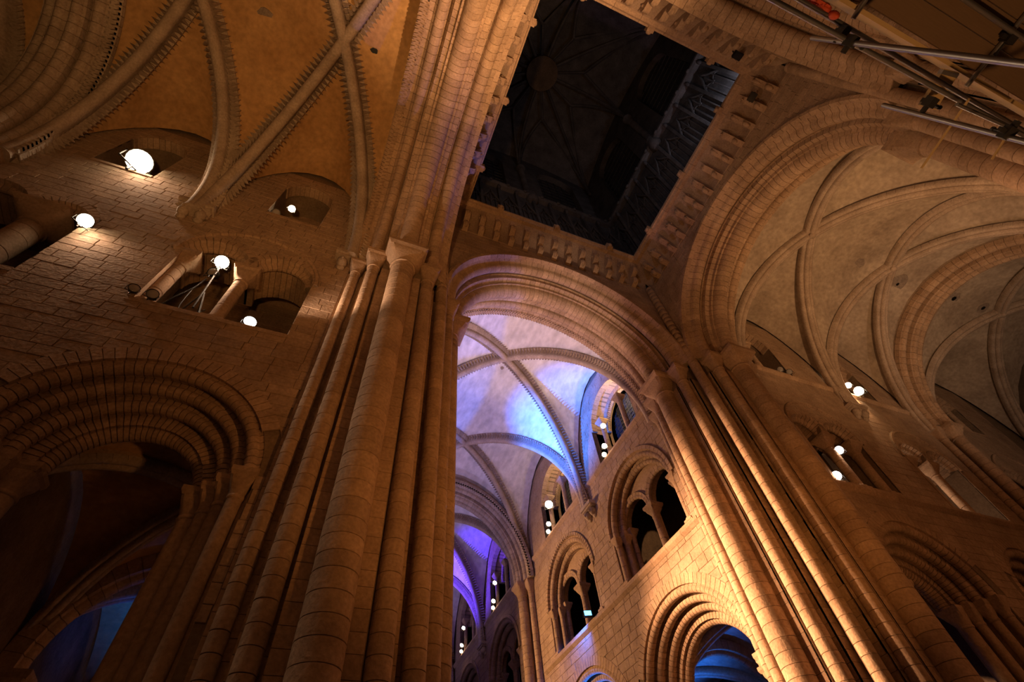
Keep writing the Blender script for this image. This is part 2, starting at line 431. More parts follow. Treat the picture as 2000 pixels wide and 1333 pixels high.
# ------------------------------------------------------------------ crossing piers
ZI = 18.15                                            # impost of the great arches
PLAN = [(5.3, 8.24), (5.3, 6.85), (5.62, 6.85), (5.62, 6.25), (6.05, 6.25), (6.05, 6.05), (6.25, 6.05), (6.25, 5.62), (6.85, 5.62), (6.85, 5.3),
        (8.24, 5.3), (8.24, 5.62), (8.76, 5.62), (8.76, W), (9.3, W), (9.3, 9.3), (W, 9.3), (W, 8.76), (5.62, 8.76), (5.62, 8.24)]
SH = [(7.554, 5.117, 0.40, 0.68), (6.575, 5.44, 0.225, 0.36), (8.51, 5.44, 0.20, 0.36), (9.05, 5.76, 0.16, 0.27)]
def pier(sx, sy, label, fine=True):
    t = thing('crossing_pier', (sx * 6.8, sy * 6.8, 0), label, 'pier')
    pl = [(sx * x, sy * y) for x, y in PLAN]
    c = sum(x for x, y in pl) / len(pl), sum(y for x, y in pl) / len(pl)
    ins = [(x + (0.02 if x < c[0] else -0.02), y + (0.02 if y < c[1] else -0.02)) for x, y in pl]
    n = len(ins)
    V = [(x, y, z) for z in (0, ZI) for x, y in ins]
    F = [tuple(reversed(range(n))), tuple(range(n, 2 * n))] + [(i, (i + 1) % n, n + (i + 1) % n, n + i) for i in range(n)]
    put('core', mesh(xf(WM[t.name].inverted(), V), F, MM), WM[t.name], t)
    cs = courses(0, ZI - 0.88); cs2 = cs + courses(ZI - 0.88, 24.6)
    bag = []
    for x, y, r, hw in SH:
        for a, b in ((x, y), (y, x)):
            zt = ZI - 0.88 if r > 0.17 else ZI - 1.05
            shaft(t, sx * a, sy * b, r, 0, zt, bag, cs)
            capital(t, sx * a, sy * b, zt, r, ZI - zt if r > 0.17 else 0.7, hw)
    shaft(t, sx * 5.89, sy * 5.89, 0.215, 0, 24.6, bag, cs2)
    flush(bag)
    sb = Bag('stone', t, MS, 'stones_beyond')
    for i in range(n):
        a, b = Vector((*pl[i], 0)), Vector((*pl[(i + 1) % n], 0))
        d = b - a; L = d.length
        if L < 0.15 or (i in (14, 15)): continue
        nn = Vector((d.y, -d.x, 0)).normalized()
        if nn.dot((a + b) / 2 - Vector((*c, 0))) < 0 and not (0.15 < L < 0.6): nn = -nn
        # outward: away from the solid, found by testing a point just outside
        mid = (a + b) / 2 + nn * 0.03
        inside = False
        for k in range(n):
            (xa, ya), (xb, yb) = pl[k], pl[(k + 1) % n]
            if (ya > mid.y) != (yb > mid.y) and mid.x < (xb - xa) * (mid.y - ya) / (yb - ya) + xa: inside = not inside
        if inside: nn = -nn
        if nn.dot(CAM_O - (a + b) / 2) < 0: continue
        e = d.normalized()
        for z, h in cs:
            if z < 2.5: continue
            M = Matrix(((e.x, nn.x, 0, (a.x + b.x) / 2), (e.y, nn.y, 0, (a.y + b.y) / 2), (0, 0, 1, z + h / 2), (0, 0, 0, 1)))
            hh = h / 2 - 0.006
            v = [(-L / 2, -0.04, -hh), (L / 2, -0.04, -hh), (L / 2, -0.04, hh), (-L / 2, -0.04, hh), (-L / 2, 0.0, -hh), (L / 2, 0.0, -hh), (L / 2, 0.0, hh), (-L / 2, 0.0, hh)]
            f = [(4, 5, 6, 7), (0, 1, 5, 4), (1, 2, 6, 5), (2, 3, 7, 6), (3, 0, 4, 7)]
            sb.add(mesh(v, f, MS), M)
    sb.done()
    return t
pier(-1, 1, 'massive clustered stone pier with tall round shafts, between the ochre-vaulted transept and the nave')
pier(1, 1, 'brightly lit clustered stone pier between the nave and the grey-vaulted transept')
pier(1, -1, 'dim clustered stone pier behind the scaffolding')
pier(-1, -1, 'clustered stone pier at the foot of the tower arch beside the scaffolding')

# ------------------------------------------------------------------ crossing arches, spandrels, corbel tables
HOOD = [(5.84, 5.66), (6.04, 5.60), (6.04, 5.86), (5.84, 5.80)]
ORD1 = [(6.0, 5.95), (6.0, 5.62), (6.10, 5.56), (6.20, 5.50)] + arc(6.47, 5.48, 0.25, 180, 360, 8) + [(6.76, 5.52), (6.79, 5.40), (6.86, 5.40), (6.86, 5.95)]
ORD2 = [(6.86, 5.7), (6.86, 5.18), (7.07, 5.14), (7.09, 5.00)] + arc(7.55, 5.02, 0.36, 180, 360, 10) + [(8.01, 5.00), (8.03, 5.14), (8.24, 5.18), (8.24, 5.7)]
ORD3 = [(8.24, 5.95), (8.24, 5.40), (8.30, 5.40), (8.36, 5.50)] + arc(8.60, 5.46, 0.2, 180, 360, 8) + [(8.86, 5.5), (8.9, 5.58), (9.06, 5.58), (9.06, 5.95)]
CHEV = [(9.06, 5.54), (9.42, 5.60), (9.42, 5.95), (9.06, 5.95)]
def corbel_mesh(kind):
    w = 0.14
    pr = [(6.03, 26.2), (6.03, 24.62)] + arc(5.86, 24.92, 0.24, 260, 130, 6) + [(5.78, 25.22)] + arc(5.60, 25.60, 0.30, 230, 130, 6) + [(5.34, 26.0), (5.30, 26.2)]
    v = [(-w, d, z) for d, z in pr] + [(w, d, z) for d, z in pr]; n = len(pr)
    f = [tuple(range(n)), tuple(reversed(range(n, 2 * n)))] + [(i, i + n, (i + 1) % n + n, (i + 1) % n) for i in range(n)]
    return smooth_angle(mesh(v, f, MS), 40)
def blob(c, rx, ry, rz, n=10):
    V = []; F = []
    for j in range(n // 2 + 1):
        p = PI * j / (n // 2)
        for i in range(n):
            a = 2 * PI * i / n; V.append((c[0] + rx * math.sin(p) * math.cos(a), c[1] + ry * math.sin(p) * math.sin(a), c[2] + rz * math.cos(p)))
    for j in range(n // 2):
        for i in range(n): F.append((j * n + i, j * n + (i + 1) % n, (j + 1) * n + (i + 1) % n, (j + 1) * n + i))
    return V, F
CM = corbel_mesh(0)
HEAD = smooth_angle(mesh(*merge(blob((0, 5.52, 25.62), 0.17, 0.24, 0.26), blob((0, 5.28, 25.60), 0.04, 0.06, 0.10, 8), blob((-0.16, 5.52, 25.68), 0.05, 0.07, 0.09, 8), blob((0.16, 5.52, 25.68), 0.05, 0.07, 0.09, 8), blob((0, 5.72, 24.9), 0.15, 0.16, 0.2)), MS), 60)
LOBE = smooth_angle(mesh(*merge(blob((0, 5.50, 25.62), 0.15, 0.24, 0.30, 12), blob((0, 5.76, 24.9), 0.145, 0.2, 0.25, 12)), MS), 60)
def crossing_side(F, key, alab, wlab, clab, chevron, voussoirs=True):
    c0 = F @ Vector((0, 7.5, ZI))
    t = thing('crossing_arch', c0, alab, 'arch')
    M = F @ Matrix.Translation((0, 0, ZI))
    arch(t, M, HOOD, 40, MS, name='hood_stone')
    for pr, n in ((ORD1, 52), (ORD2, 58), (ORD3, 52)): arch(t, M, pr, n, MS)
    if chevron: arch(t, M, CHEV, 56, MS, name='chevron_stone', zig=(9.10, 9.40, 5.60, 5.50))
    # wall over the arch
    n = 40
    out = [(-6.6, ZI), (-5.84, ZI)] + [(-5.84 * math.cos(PI * i / n), ZI + 5.84 * math.sin(PI * i / n)) for i in range(n + 1)] + [(5.84, ZI), (6.6, ZI), (6.6, 26.7), (-6.6, 26.7)]
    out = [p for i, p in enumerate(out) if i == 0 or (abs(p[0] - out[i - 1][0]) + abs(p[1] - out[i - 1][1])) > 1e-6]
    v, f = slab(out, [], 6.06, 9.2, F)
    wl = put('wall_crossing_' + key, mesh(v, f, MM), I4, None, 'structure', wlab, 'wall')
    stones(wl, F @ Matrix.Translation((0, 6.06, 0)), -5.75, 5.75, ZI, 24.75, [(0, 5.8, ZI, ZI, 5.80)], MW, 0.34)
    # corbel table
    k = thing('corbel_table', F @ Vector((0, 5.6, 24.6)), clab, 'corbel table')
    Ki = WM[k.name].inverted()
    cv = [(6.07, 24.7), (6.02, 24.75)] + [(6.02 - 0.74 * math.sin(a) ** 1.6, 24.95 + 1.25 * math.sin(a)) for a in [i * PI / 2 / 8 for i in range(9)]] + [(6.07, 26.2)]
    def run(poly, u0, u1):
        n = len(poly); V = [(u, d, z) for u in (u0, u1) for d, z in poly]
        return V, [tuple(range(n)), tuple(reversed(range(n, 2 * n)))] + [(i, i + n, (i + 1) % n + n, (i + 1) % n) for i in range(n)]
    put('cove', smooth_angle(mesh(xf(Ki @ F, run(cv, -5.9, 5.9)[0]), run(cv, -5.9, 5.9)[1], MW), 40), WM[k.name], k)
    st = [(5.34, 26.2), (5.10, 26.24), (5.05, 26.36), (4.98, 26.40), (4.98, 26.54), (5.06, 26.60), (5.06, 26.74), (6.3, 26.74), (6.3, 26.2)]
    for i in range(9):
        u0 = -5.9 + i * 11.8 / 9
        V, Fc = run(st, u0 + 0.006, u0 + 11.8 / 9 - 0.006)
        put('string_course', mesh(xf(Ki @ F, V), Fc, MS), WM[k.name], k)
    for i in range(13):
        Mx = F @ Matrix.Translation((-4.95 + i * 0.825, 0, 0))
        c = put('corbel', CM, Mx, k)
        put('carved_head' if i % 2 else 'lobe', HEAD if i % 2 else LOBE, Mx, c)
    for u in (-3.3, 0.0, 3.3):
        put('boss', smooth_angle(mesh(*merge(box(-0.16, 0.16, 4.84, 5.08, 26.3, 26.7), blob((0, 4.84, 26.48), 0.13, 0.10, 0.15)), MS), 40), F @ Matrix.Translation((u, 0, 0)), k)
crossing_side(F_N, 'nave', 'round great arch of moulded stone opening to the blue-lit nave', 'dark spandrel wall over the arch to the nave', 'row of carved corbels over the arch to the nave', True)
crossing_side(F_R, 'transept_right', 'round great arch of moulded stone opening to the grey-vaulted transept', 'dark spandrel wall over the arch to the grey-vaulted transept', 'row of carved corbels over the arch to the grey-vaulted transept', False)
crossing_side(F_L, 'transept_left', 'glowing great arch with chevron edge in front of the ochre vault', 'spandrel wall over the arch to the ochre-vaulted transept', 'row of carved corbels along the arch to the ochre-vaulted transept', True)
crossing_side(F_C, 'choir', 'great arch of moulded stone behind the scaffold tubes', 'spandrel wall over the arch behind the scaffold tubes', 'row of carved corbels above the arch behind the scaffold', False)

# ------------------------------------------------------------------ lantern tower
TW = 6.3
WN = [0]
def window(M, poly, d, label, bars_u, bars_z, parent=None):
    WN[0] += 1
    g, f = slab(poly, [], d, d + 0.03, M)
    o = put('window_%d' % WN[0], mesh(g, f, MGL), I4, None, 'structure', label, 'window')
    us = [p[0] for p in poly]; zs = [p[1] for p in poly]
    u0, u1, z0, z1 = min(us), max(us), min(zs), max(zs)
    def top(u):
        hw = (u1 - u0) / 2; c = (u0 + u1) / 2; zs_ = z1 - hw if z1 - hw > z0 else z0
        return zs_ + math.sqrt(max(hw * hw - (u - c) ** 2, 0)) if len(poly) > 4 else z1
    for i in range(1, bars_u):
        u = u0 + (u1 - u0) * i / bars_u
        v, f = box(u - 0.02, u + 0.02, d - 0.03, d, z0, top(u)); put('glazing_bar', mesh(xf(M, v), f, MLD), I4, o)
    for i in range(1, bars_z):
        z = z0 + (z1 - z0) * i / bars_z
        hw = (u1 - u0) / 2; c = (u0 + u1) / 2; zs_ = z1 - hw
        half = hw if z < zs_ or len(poly) == 4 else math.sqrt(max(hw * hw - (z - zs_) ** 2, 0.001))
        v, f = box(c - half, c + half, d - 0.03, d, z - 0.015, z + 0.015); put('glazing_bar', mesh(xf(M, v), f, MLD), I4, o)
    return o
def tower_side(F, key, lab, rich):
    holes = [arch_poly(s * 3.2, 1.7, 36.0, 42.0) for s in (-1, 1)]
    v1, f1 = slab(rect_poly(-TW - 0.8, TW + 0.8, 26.7, 34.4), [], TW, TW + 0.8, F)
    v2, f2 = slab(rect_poly(-TW - 0.8, TW + 0.8, 34.4, 50.0), holes, TW + 0.35, TW + 1.1, F)
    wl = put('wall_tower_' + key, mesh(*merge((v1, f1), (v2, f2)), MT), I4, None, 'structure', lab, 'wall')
    if not rich: return
    N = 10; p = 2 * TW / N
    for i in range(N + 1):
        u = -TW + i * p
        v, f = box(u - 0.09, u + 0.09, TW - 0.22, TW + 0.02, 26.75, 34.1); put('mullion', mesh(xf(F, v), f, MT), I4, wl)
        put('pinnacle', smooth_angle(mesh(xf(F, blob((u, TW - 0.22, 33.9), 0.13, 0.13, 0.35)[0]), blob((0, 0, 0), 1, 1, 1)[1], MT), 60), I4, wl)
        if i == N: break
        for j in (1, 2, 3):
            v, f = box(u + p * j / 4 - 0.035, u + p * j / 4 + 0.035, TW - 0.12, TW + 0.02, 26.75, 31.9 if j != 2 else 32.4); put('mullion', mesh(xf(F, v), f, MT), I4, wl)
        og = []
        for k in range(13):
            x = -1 + 2 * k / 12; a = 1 - abs(x)
            z = 31.2 + 1.0 * math.sin(min(a * 1.25, 1) * PI / 2) + (0.9 * max(0, a - 0.55) ** 1.5 * 3)
            og.append(F @ Vector((u + p / 2 + x * (p / 2 - 0.06), TW - 0.14, z)))
        v, f = tube(og, 0.06, 6); put('ogee_arch', smooth_angle(mesh(v, f, MT), 50), I4, wl)
        for s in (-1, 1):
            og = [F @ Vector((u + p / 2 + s * p / 4 + p / 4 * 0.8 * math.cos(a), TW - 0.09, 31.1 + 0.45 * math.sin(a))) for a in [k * PI / 8 for k in range(9)]]
            v, f = tube(og, 0.035, 5); put('cusp', smooth_angle(mesh(v, f, MT), 50), I4, wl)
    for i in range(N):
        u = -TW + i * p
        poly = [(TW + 0.4, 34.1), (TW - 0.28, 34.15), (TW - 0.40, 34.3), (TW - 0.40, 34.5), (TW + 0.4, 34.7)]
        V = [(a, d, z) for a in (u + 0.005, u + p - 0.005) for d, z in poly]; n = 5
        put('cornice', mesh(xf(F, V), [tuple(range(n)), tuple(reversed(range(n, 2 * n)))] + [(k, k + n, (k + 1) % n + n, (k + 1) % n) for k in range(n)], MT), I4, wl)
        put('carved_knob', smooth_angle(mesh(xf(F, blob((u + p / 2, TW - 0.40, 34.35), 0.16, 0.10, 0.14)[0]), blob((0, 0, 0), 1, 1, 1)[1], MT), 60), I4, wl)
    v, f = lathe([(0.24, 34.6), (0.24, 41.3), (0.36, 41.5), (0.42, 41.9), (0.30, 42.0)], 12, F @ Matrix.Translation((0, TW + 0.2, 0))); put('wall_shaft', smooth_angle(mesh(v, f, MT), 40), I4, wl)
    v, f = lathe([(0.25, 33.6), (0.42, 33.8), (0.46, 34.2), (0.40, 34.6), (0.44, 34.8), (0.26, 34.9)], 12, F @ Matrix.Translation((0, TW - 0.1, 0))); put('shaft_corbel', smooth_angle(mesh(v, f, MT), 40), I4, wl)
    for s in (-1, 1):
        window(F, arch_poly(s * 3.2, 1.7, 36.0, 42.0, 12), TW + 0.8, 'tall dark lantern window high in the tower, %s' % lab.split(' ', 3)[3] if False else 'tall dark leaded window high in the tower', 5, 10)['group'] = 'lantern windows'
tower_side(F_N, 'nave', 'panelled lantern wall with blind ogee tracery above the nave arch', True)
tower_side(F_R, 'transept_right', 'panelled lantern wall with blind ogee tracery above the grey-vaulted transept', True)
tower_side(F_L, 'transept_left', 'dark lantern wall above the ochre-vaulted transept', False)
tower_side(F_C, 'choir', 'dark lantern wall above the arch behind the scaffold', False)
# tower vault
V = []; F = []; n = 16
for i in range(n + 1):
    for j in range(n + 1):
        x = -7 + 14 * i / n; y = -7 + 14 * j / n; q = max(abs(x), abs(y)) / 7; q2 = min(abs(x), abs(y)) / 7
        V.append((x, y, 49.3 - 5.5 * max(q - 0.12, 0) ** 2.2 - 2.0 * q2 ** 2))
for i in range(n):
    for j in range(n): F.append((i * (n + 1) + j, (i + 1) * (n + 1) + j, (i + 1) * (n + 1) + j + 1, i * (n + 1) + j + 1))
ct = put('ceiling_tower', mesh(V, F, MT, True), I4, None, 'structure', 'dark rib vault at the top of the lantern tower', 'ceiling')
v, f = lathe([(1.0, 48.2), (1.35, 48.25), (1.4, 48.8), (1.0, 49.0)], 24); put('ring_boss', smooth_angle(mesh(v, f, MD), 50), I4, ct)
for k in range(8):
    a = k * PI / 4; R_ = 6.55 if k % 2 == 0 else 9.0
    sp = Vector((R_ * math.cos(a), R_ * math.sin(a), 41.8))
    for da in (-0.33, 0, 0.33):
        e = Vector((1.4 * math.cos(a + da * 1.6), 1.4 * math.sin(a + da * 1.6), 48.6)) if da == 0 else Vector((3.6 * math.cos(a + da * 1.15), 3.6 * math.sin(a + da * 1.15), 48.0))
        pts = []
        for i in range(13):
            t = i / 12; h = math.sin(t * PI / 2)
            pts.append(Vector((sp.x + (e.x - sp.x) * (1 - math.cos(t * PI / 2)), sp.y + (e.y - sp.y) * (1 - math.cos(t * PI / 2)), sp.z + (e.z - sp.z) * h)))
        v, f = tube(pts, 0.13, 6); put('rib', smooth_angle(mesh(v, f, MT), 50), I4, ct)
    a2 = a + PI / 8
    e1 = [Vector((3.6 * math.cos(a + 0.38), 3.6 * math.sin(a + 0.38), 48.0)), Vector((1.4 * math.cos(a2), 1.4 * math.sin(a2), 48.7))]
    v, f = tube(e1, 0.10, 6); put('rib', smooth_angle(mesh(v, f, MT), 50), I4, ct)

# ------------------------------------------------------------------ rib vaults
def rib_stone(kind, mat):
    key = ('rib', kind)
    if key in VCACHE: return VCACHE[key]
    if kind == 'triple':
        pr = [(-0.30, 0.12), (-0.30, 0.0)] + arc(-0.19, -0.04, 0.10, 180, 340, 5) + arc(0, -0.12, 0.12, 180, 360, 6) + arc(0.19, -0.04, 0.10, 200, 360, 5) + [(0.30, 0.0), (0.30, 0.12)]
    else:
        pr = [(-0.27, 0.14), (-0.27, 0.09), (-0.15, 0.07), (-0.13, -0.10)] + arc(0, -0.13, 0.13, 180, 360, 7) + [(0.13, -0.10), (0.15, 0.07), (0.27, 0.09), (0.27, 0.14)]
    n = len(pr); l = 0.488
    v = [(-l, y, z) for y, z in pr] + [(l, y, z) for y, z in pr]
    f = [tuple(range(n)), tuple(reversed(range(n, 2 * n)))] + [(i, (i + 1) % n, (i + 1) % n + n, i + n) for i in range(n - 1)]
    if kind != 'triple':
        for s in (-1, 1):
            for j in range(2):
                x0 = -0.5 + j / 2.0
                pv = [(x0, s * 0.13, 0.04), (x0 + 0.46, s * 0.13, 0.04), (x0 + 0.23, s * 0.36, 0.05), (x0 + 0.23, s * 0.19, -0.17), (x0 + 0.23, s * 0.27, 0.12)]
                v, f = merge((v, f), (pv, [(0, 3, 2), (3, 1, 2), (0, 1, 3), (0, 2, 4), (1, 4, 2)]))
    me = smooth_angle(mesh(v, f, mat), 35); VCACHE[key] = me
    return me
def vault_bay(name, M, a0, a1, b, zs, H, mat, rib, ribmat, label, cell=0.36, k=1.2):
    """M maps (a along, b across, z)"""
    ac, ha = (a0 + a1) / 2, (a1 - a0) / 2
    fz = lambda t: zs + H * math.sqrt(max(1 - t * t, 0))
    V = []; F = []; n = 18; q = 14
    for cellk in range(4):
        k0 = len(V)
        for i in range(n + 1):
            u = math.sin(i / n * PI / 2)
            for j in range(q + 1):
                v = u * math.sin((2 * j / q - 1) * PI / 2)
                s = 1 if cellk % 2 == 0 else -1
                if cellk < 2: V.append((ac + ha * v, s * b * u, fz(v) + 0.16))
                else: V.append((ac + s * ha * u, b * v, fz(v) + 0.16))
        for i in range(n):
            for j in range(q): F.append((k0 + i * (q + 1) + j, k0 + i * (q + 1) + j + 1, k0 + (i + 1) * (q + 1) + j + 1, k0 + (i + 1) * (q + 1) + j))
    c = put(name, mesh(xf(M, V), F, mat, True), I4, None, 'structure', label, 'ceiling')
    if rib is None: return c
    me = rib_stone(rib, ribmat)
    for s in (-1, 1):
        pts = [Vector((ac + ha * math.cos(t), s * b * math.cos(t), zs + H * math.sin(t))) for t in [PI * i / 240 for i in range(241)]]
        cum = [0]
        for i in range(240): cum.append(cum[-1] + (pts[i + 1] - pts[i]).length)
        N = max(8, int(cum[-1] / cell)); st = cum[-1] / N
        core_v = []
        lat = Vector((-s * b, ha, 0)).normalized()
        frames = []
        j = 0
        for i in range(N):
            d = (i + 0.5) * st
            while cum[j + 1] < d: j += 1
            t = (d - cum[j]) / (cum[j + 1] - cum[j]); p = pts[j].lerp(pts[j + 1], t)
            tg = (pts[min(j + 3, 240)] - pts[max(j - 2, 0)]).normalized(); nm = tg.cross(lat).normalized()
            if nm.z < 0: nm = -nm
            lt = nm.cross(tg)
            frames.append((p, tg, lt, nm))
        rv = []
        for p, tg, lt, nm in frames: rv += [p + lt * 0.2 + nm * 0.02, p - lt * 0.2 + nm * 0.02, p - lt * 0.2 + nm * 0.25, p + lt * 0.2 + nm * 0.25]
        rf = [(i * 4 + k, i * 4 + (k + 1) % 4, i * 4 + 4 + (k + 1) % 4, i * 4 + 4 + k) for i in range(N - 1) for k in range(4)]
        r = put('rib', mesh(xf(M, rv), rf, ribmat), I4, c)
        for p, tg, lt, nm in frames:
            Mx = Matrix(((tg.x, lt.x, nm.x, p.x), (tg.y, lt.y, nm.y, p.y), (tg.z, lt.z, nm.z, p.z), (0, 0, 0, 1)))
            put('rib_stone', me, M @ Mx @ Matrix.Diagonal((st, k, k, 1)), r)
    v, f = blob((ac, 0, zs + H - 0.22), 0.20, 0.20, 0.12, 12); put('boss', smooth_angle(mesh(xf(M, v), f, ribmat), 60), I4, c)
    return c
AX_N = frame((0, 1, 0), (-1, 0, 0), (0, 0, 0))      # a = y, b = -x
AX_T = I4.copy()                                    # a = x, b = y
for (a0, a1), lb in (((9.35, 16.6), 'white nave vault with chevron ribs and cream light next to the great arch'), ((16.6, 25.0), 'nave vault with chevron ribs glowing bright blue'),
                     ((26.2, 34.0), 'nave vault with chevron ribs glowing violet beyond the thick arch'), ((34.0, 41.8), 'lavender nave vault with violet rib, next to last in view'), ((43.4, 51.0), 'farthest lavender nave vault beyond the second thick arch')):
    vault_bay('ceiling_nave', AX_N, a0, a1, 5.8, 17.6, 7.15, MVN, 'chevron', MR, lb, k=1.35)
for (a0, a1), lb in (((-14.6, -9.3), 'ochre plaster vault with chevron ribs next to the great arch'), ((-19.9, -14.6), 'ochre plaster vault with chevron ribs above the brightest lamp'), ((-27.0, -21.7), 'dim ochre vault beyond the thick chevron arch')):
    vault_bay('ceiling_transept_left', AX_T, a0, a1, 5.8, 18.0, 6.75, MVL, 'chevron', MR, lb, cell=0.42, k=1.6)
for (a0, a1), lb in (((9.3, 15.8), 'grey-brown plaster vault with triple-roll ribs behind the bright pier'), ((15.8, 21.5), 'plaster vault with round stain marks above the paired lamps'), ((23.3, 33.3), 'dim plaster vault with small holes beyond the thick transept arch')):
    vault_bay('ceiling_transept_right', AX_T, a0, a1, 5.8, 18.0, 6.75, MVR, 'triple', MR, lb)
# patched plaster and holes on the vault crowns; dark discs paint the holes' shade
def blotch(cname, x, y, z, r, mat, name, sy=0.75):
    rg = random.Random(int(x * 31)); n = 14
    rim = [(r * rg.uniform(0.78, 1.1) * math.cos(2 * PI * i / n), sy * r * rg.uniform(0.78, 1.1) * math.sin(2 * PI * i / n)) for i in range(n)]
    V = [(a, b, 0.05) for a, b in rim] + [(a * 0.93, b * 0.93, -0.015) for a, b in rim]
    F = [tuple(range(n, 2 * n))] + [(i, (i + 1) % n, n + (i + 1) % n, n + i) for i in range(n)]
    put(name, mesh(V, F, mat), Matrix.Translation((x, y, z)), bpy.data.objects[cname])
MPT = stone('patched_plaster', (0.22, 0.17, 0.14), (0.32, 0.26, 0.21), rnd=0.0, scale=4)
blotch('ceiling_transept_left', -10.81, -0.05, 24.90, 0.17, MBK, 'vault_hole')
blotch('ceiling_transept_left.001', -14.95, 0.25, 24.89, 0.32, MPT, 'plaster_patch')
blotch('ceiling_transept_right.001', 16.74, 0.48, 24.87, 0.36, MPT, 'plaster_patch', 1.0)
blotch('ceiling_transept_right.001', 20.05, 0.72, 24.83, 0.62, MPT, 'plaster_patch', 1.0)
blotch('ceiling_transept_right.001', 20.05, 0.72, 24.815, 0.10, MBK, 'vault_hole', 1.0)
blotch('ceiling_transept_right.002', 24.47, 0.28, 24.89, 0.42, MPT, 'plaster_patch', 1.0)
blotch('ceiling_transept_right.002', 24.47, 0.28, 24.875, 0.16, MBK, 'vault_hole', 1.0)
blotch('ceiling_transept_right.002', 27.0, 0.14, 24.89, 0.40, MPT, 'plaster_patch', 1.0)
blotch('ceiling_transept_right.002', 27.0, 0.14, 24.875, 0.14, MBK, 'vault_hole', 1.0)
blotch('ceiling_nave', 0.13, 13.95, 24.89, 0.13, MPT, 'vault_hole', 1.0)
# thick transverse arches
TA = [[(-0.95, 5.75), (-0.95, 5.50)] + arc(-0.70, 5.50, 0.18, 180, 360, 6) + [(-0.48, 5.5), (-0.48, 5.75)],
      [(-0.48, 5.75), (-0.48, 5.22)] + arc(-0.22, 5.2, 0.17, 180, 350, 6) + arc(0.22, 5.2, 0.17, 190, 360, 6) + [(0.48, 5.22), (0.48, 5.75)],
      [(0.48, 5.75), (0.48, 5.5)] + arc(0.70, 5.50, 0.18, 180, 360, 6) + [(0.95, 5.5), (0.95, 5.75)]]
TC = [(-1.3, 5.62), (-0.95, 5.5), (-0.95, 5.8), (-1.3, 5.8)]
def transverse(F, d, zs, label, chev):
    t = thing('transverse_arch', F @ Vector((0, d, zs)), label, 'arch')
    M = F @ Matrix.Translation((0, d, zs))
    n = 32; ou = [(-6.2, 0.0)] + [(-5.6 * math.cos(PI * i / n), 5.6 * 1.13 * math.sin(PI * i / n)) for i in range(n + 1)] + [(6.2, 0.0), (6.2, 7.3), (-6.2, 7.3)]
    v, f = slab(ou, [], -0.9, 0.9, WM[t.name].inverted() @ M); put('fill_wall', mesh(v, f, MR), WM[t.name], t)
    for k, pr in enumerate(TA): arch(t, M, pr, 46, MR if chev else MS, kz=1.13)
    if chev: arch(t, M, TC, 50, MR, name='chevron_stone', zig=(-1.28, -0.98, 5.58, 5.46), kz=1.13)
    for s in (-1, 1):
        for u, dd, r, hw in ((5.45, 0, 0.30, 0.5), (5.75, -0.72, 0.19, 0.30), (5.75, 0.72, 0.19, 0.30)):
            P = F @ Vector((s * u, d + dd, 0))
            bag = []
            shaft(t, P.x, P.y, r, 0, zs - 0.8, bag); flush(bag, lim=50 if chev or s < 0 else 60)
            capital(t, P.x, P.y, zs - 0.8, r, 0.8, hw)
transverse(F_N, 25.5, 17.75, 'thick moulded nave arch with chevron edge between the blue and violet vaults', True)
transverse(F_N, 42.6, 17.75, 'far thick moulded nave arch beyond the violet vault', True)
transverse(F_R, 22.4, 18.2, 'thick moulded arch across the grey-vaulted transept beyond the paired lamps', False)
transverse(F_L, 20.8, 18.2, 'thick arch with chevron edge across the ochre-vaulted transept', True)

# ------------------------------------------------------------------ arcades, triforium and clerestory units
NAVE = [(12.45, 'bay next to the bright pier'), (20.1, 'bay with the blue arch'), (30.3, 'first bay beyond the thick nave arch'), (37.9, 'second bay beyond the thick nave arch'), (47.5, 'farthest bay of the nave')]
def arcade_arch(M, uc, zs, R_, label, deep=1.5, n=44, mat=None):
    mat = mat or MS
    t = thing('arcade_arch', M @ Vector((uc, 0, 0)), label, 'arch')
    A = M @ Matrix.Translation((uc, 0, zs))
    b = Bag('voussoir', t, mat, 'voussoirs_beyond')
    arch(t, A, [(-0.03, R_ - 0.02), (0.3, R_ - 0.02), (0.3, R_ + 0.36), (-0.03, R_ + 0.36)], n - 10, mat, 0.42, PI - 0.42, bag=b)
    for k in range(4):
        r = R_ - 0.06 - 0.27 * (k + 1); d0 = -0.0 + k * 0.34
        pr = arc(d0 + 0.16, r + 0.14, 0.15, 130, 320, 6) + [(d0 + 0.30, r + 0.04), (d0 + 0.34, r + 0.1), (d0 + 0.34, r + 0.45), (d0 + 0.02, r + 0.45)]
        if k == 3: pr = [(d0, r + 0.4), (d0, r + 0.02)] + arc(d0 + 0.3, r + 0.04, 0.2, 180, 360, 6) + [(d0 + 0.6, r + 0.02), (d0 + 0.6, r + 0.4)]
        arch(t, A, pr, n, mat, bag=b)
    b.done()
    Ti = WM[t.name].inverted() @ M
    for s in (-1, 1):
        jb = [box(*sorted((uc + s * (R_ - 0.27 * (k + 1) + 0.10), uc + s * (R_ + 0.05))), k * 0.34 + 0.18, 1.5, 0, zs) for k in range(4)]
        v, f = merge(*jb); put('jamb', mesh(xf(Ti, v), f, mat), WM[t.name], t)
    for s in (-1, 1):
        for k in range(4):
            u = uc + s * (R_ - 0.27 * (k + 1) + 0.06); d = 0.16 + k * 0.34
            P = M @ Vector((u, d, 0)); r = 0.15 if k < 3 else 0.22
            put('shaft', smooth_angle(mesh(*lathe([(r, 0), (r, zs - 0.6)], 14), mat), 60), Matrix.Translation((P.x, P.y, 0)), t)
            capital(t, P.x, P.y, zs - 0.6, r, 0.6, 0.25 if k < 3 else 0.34, mat)
    return t
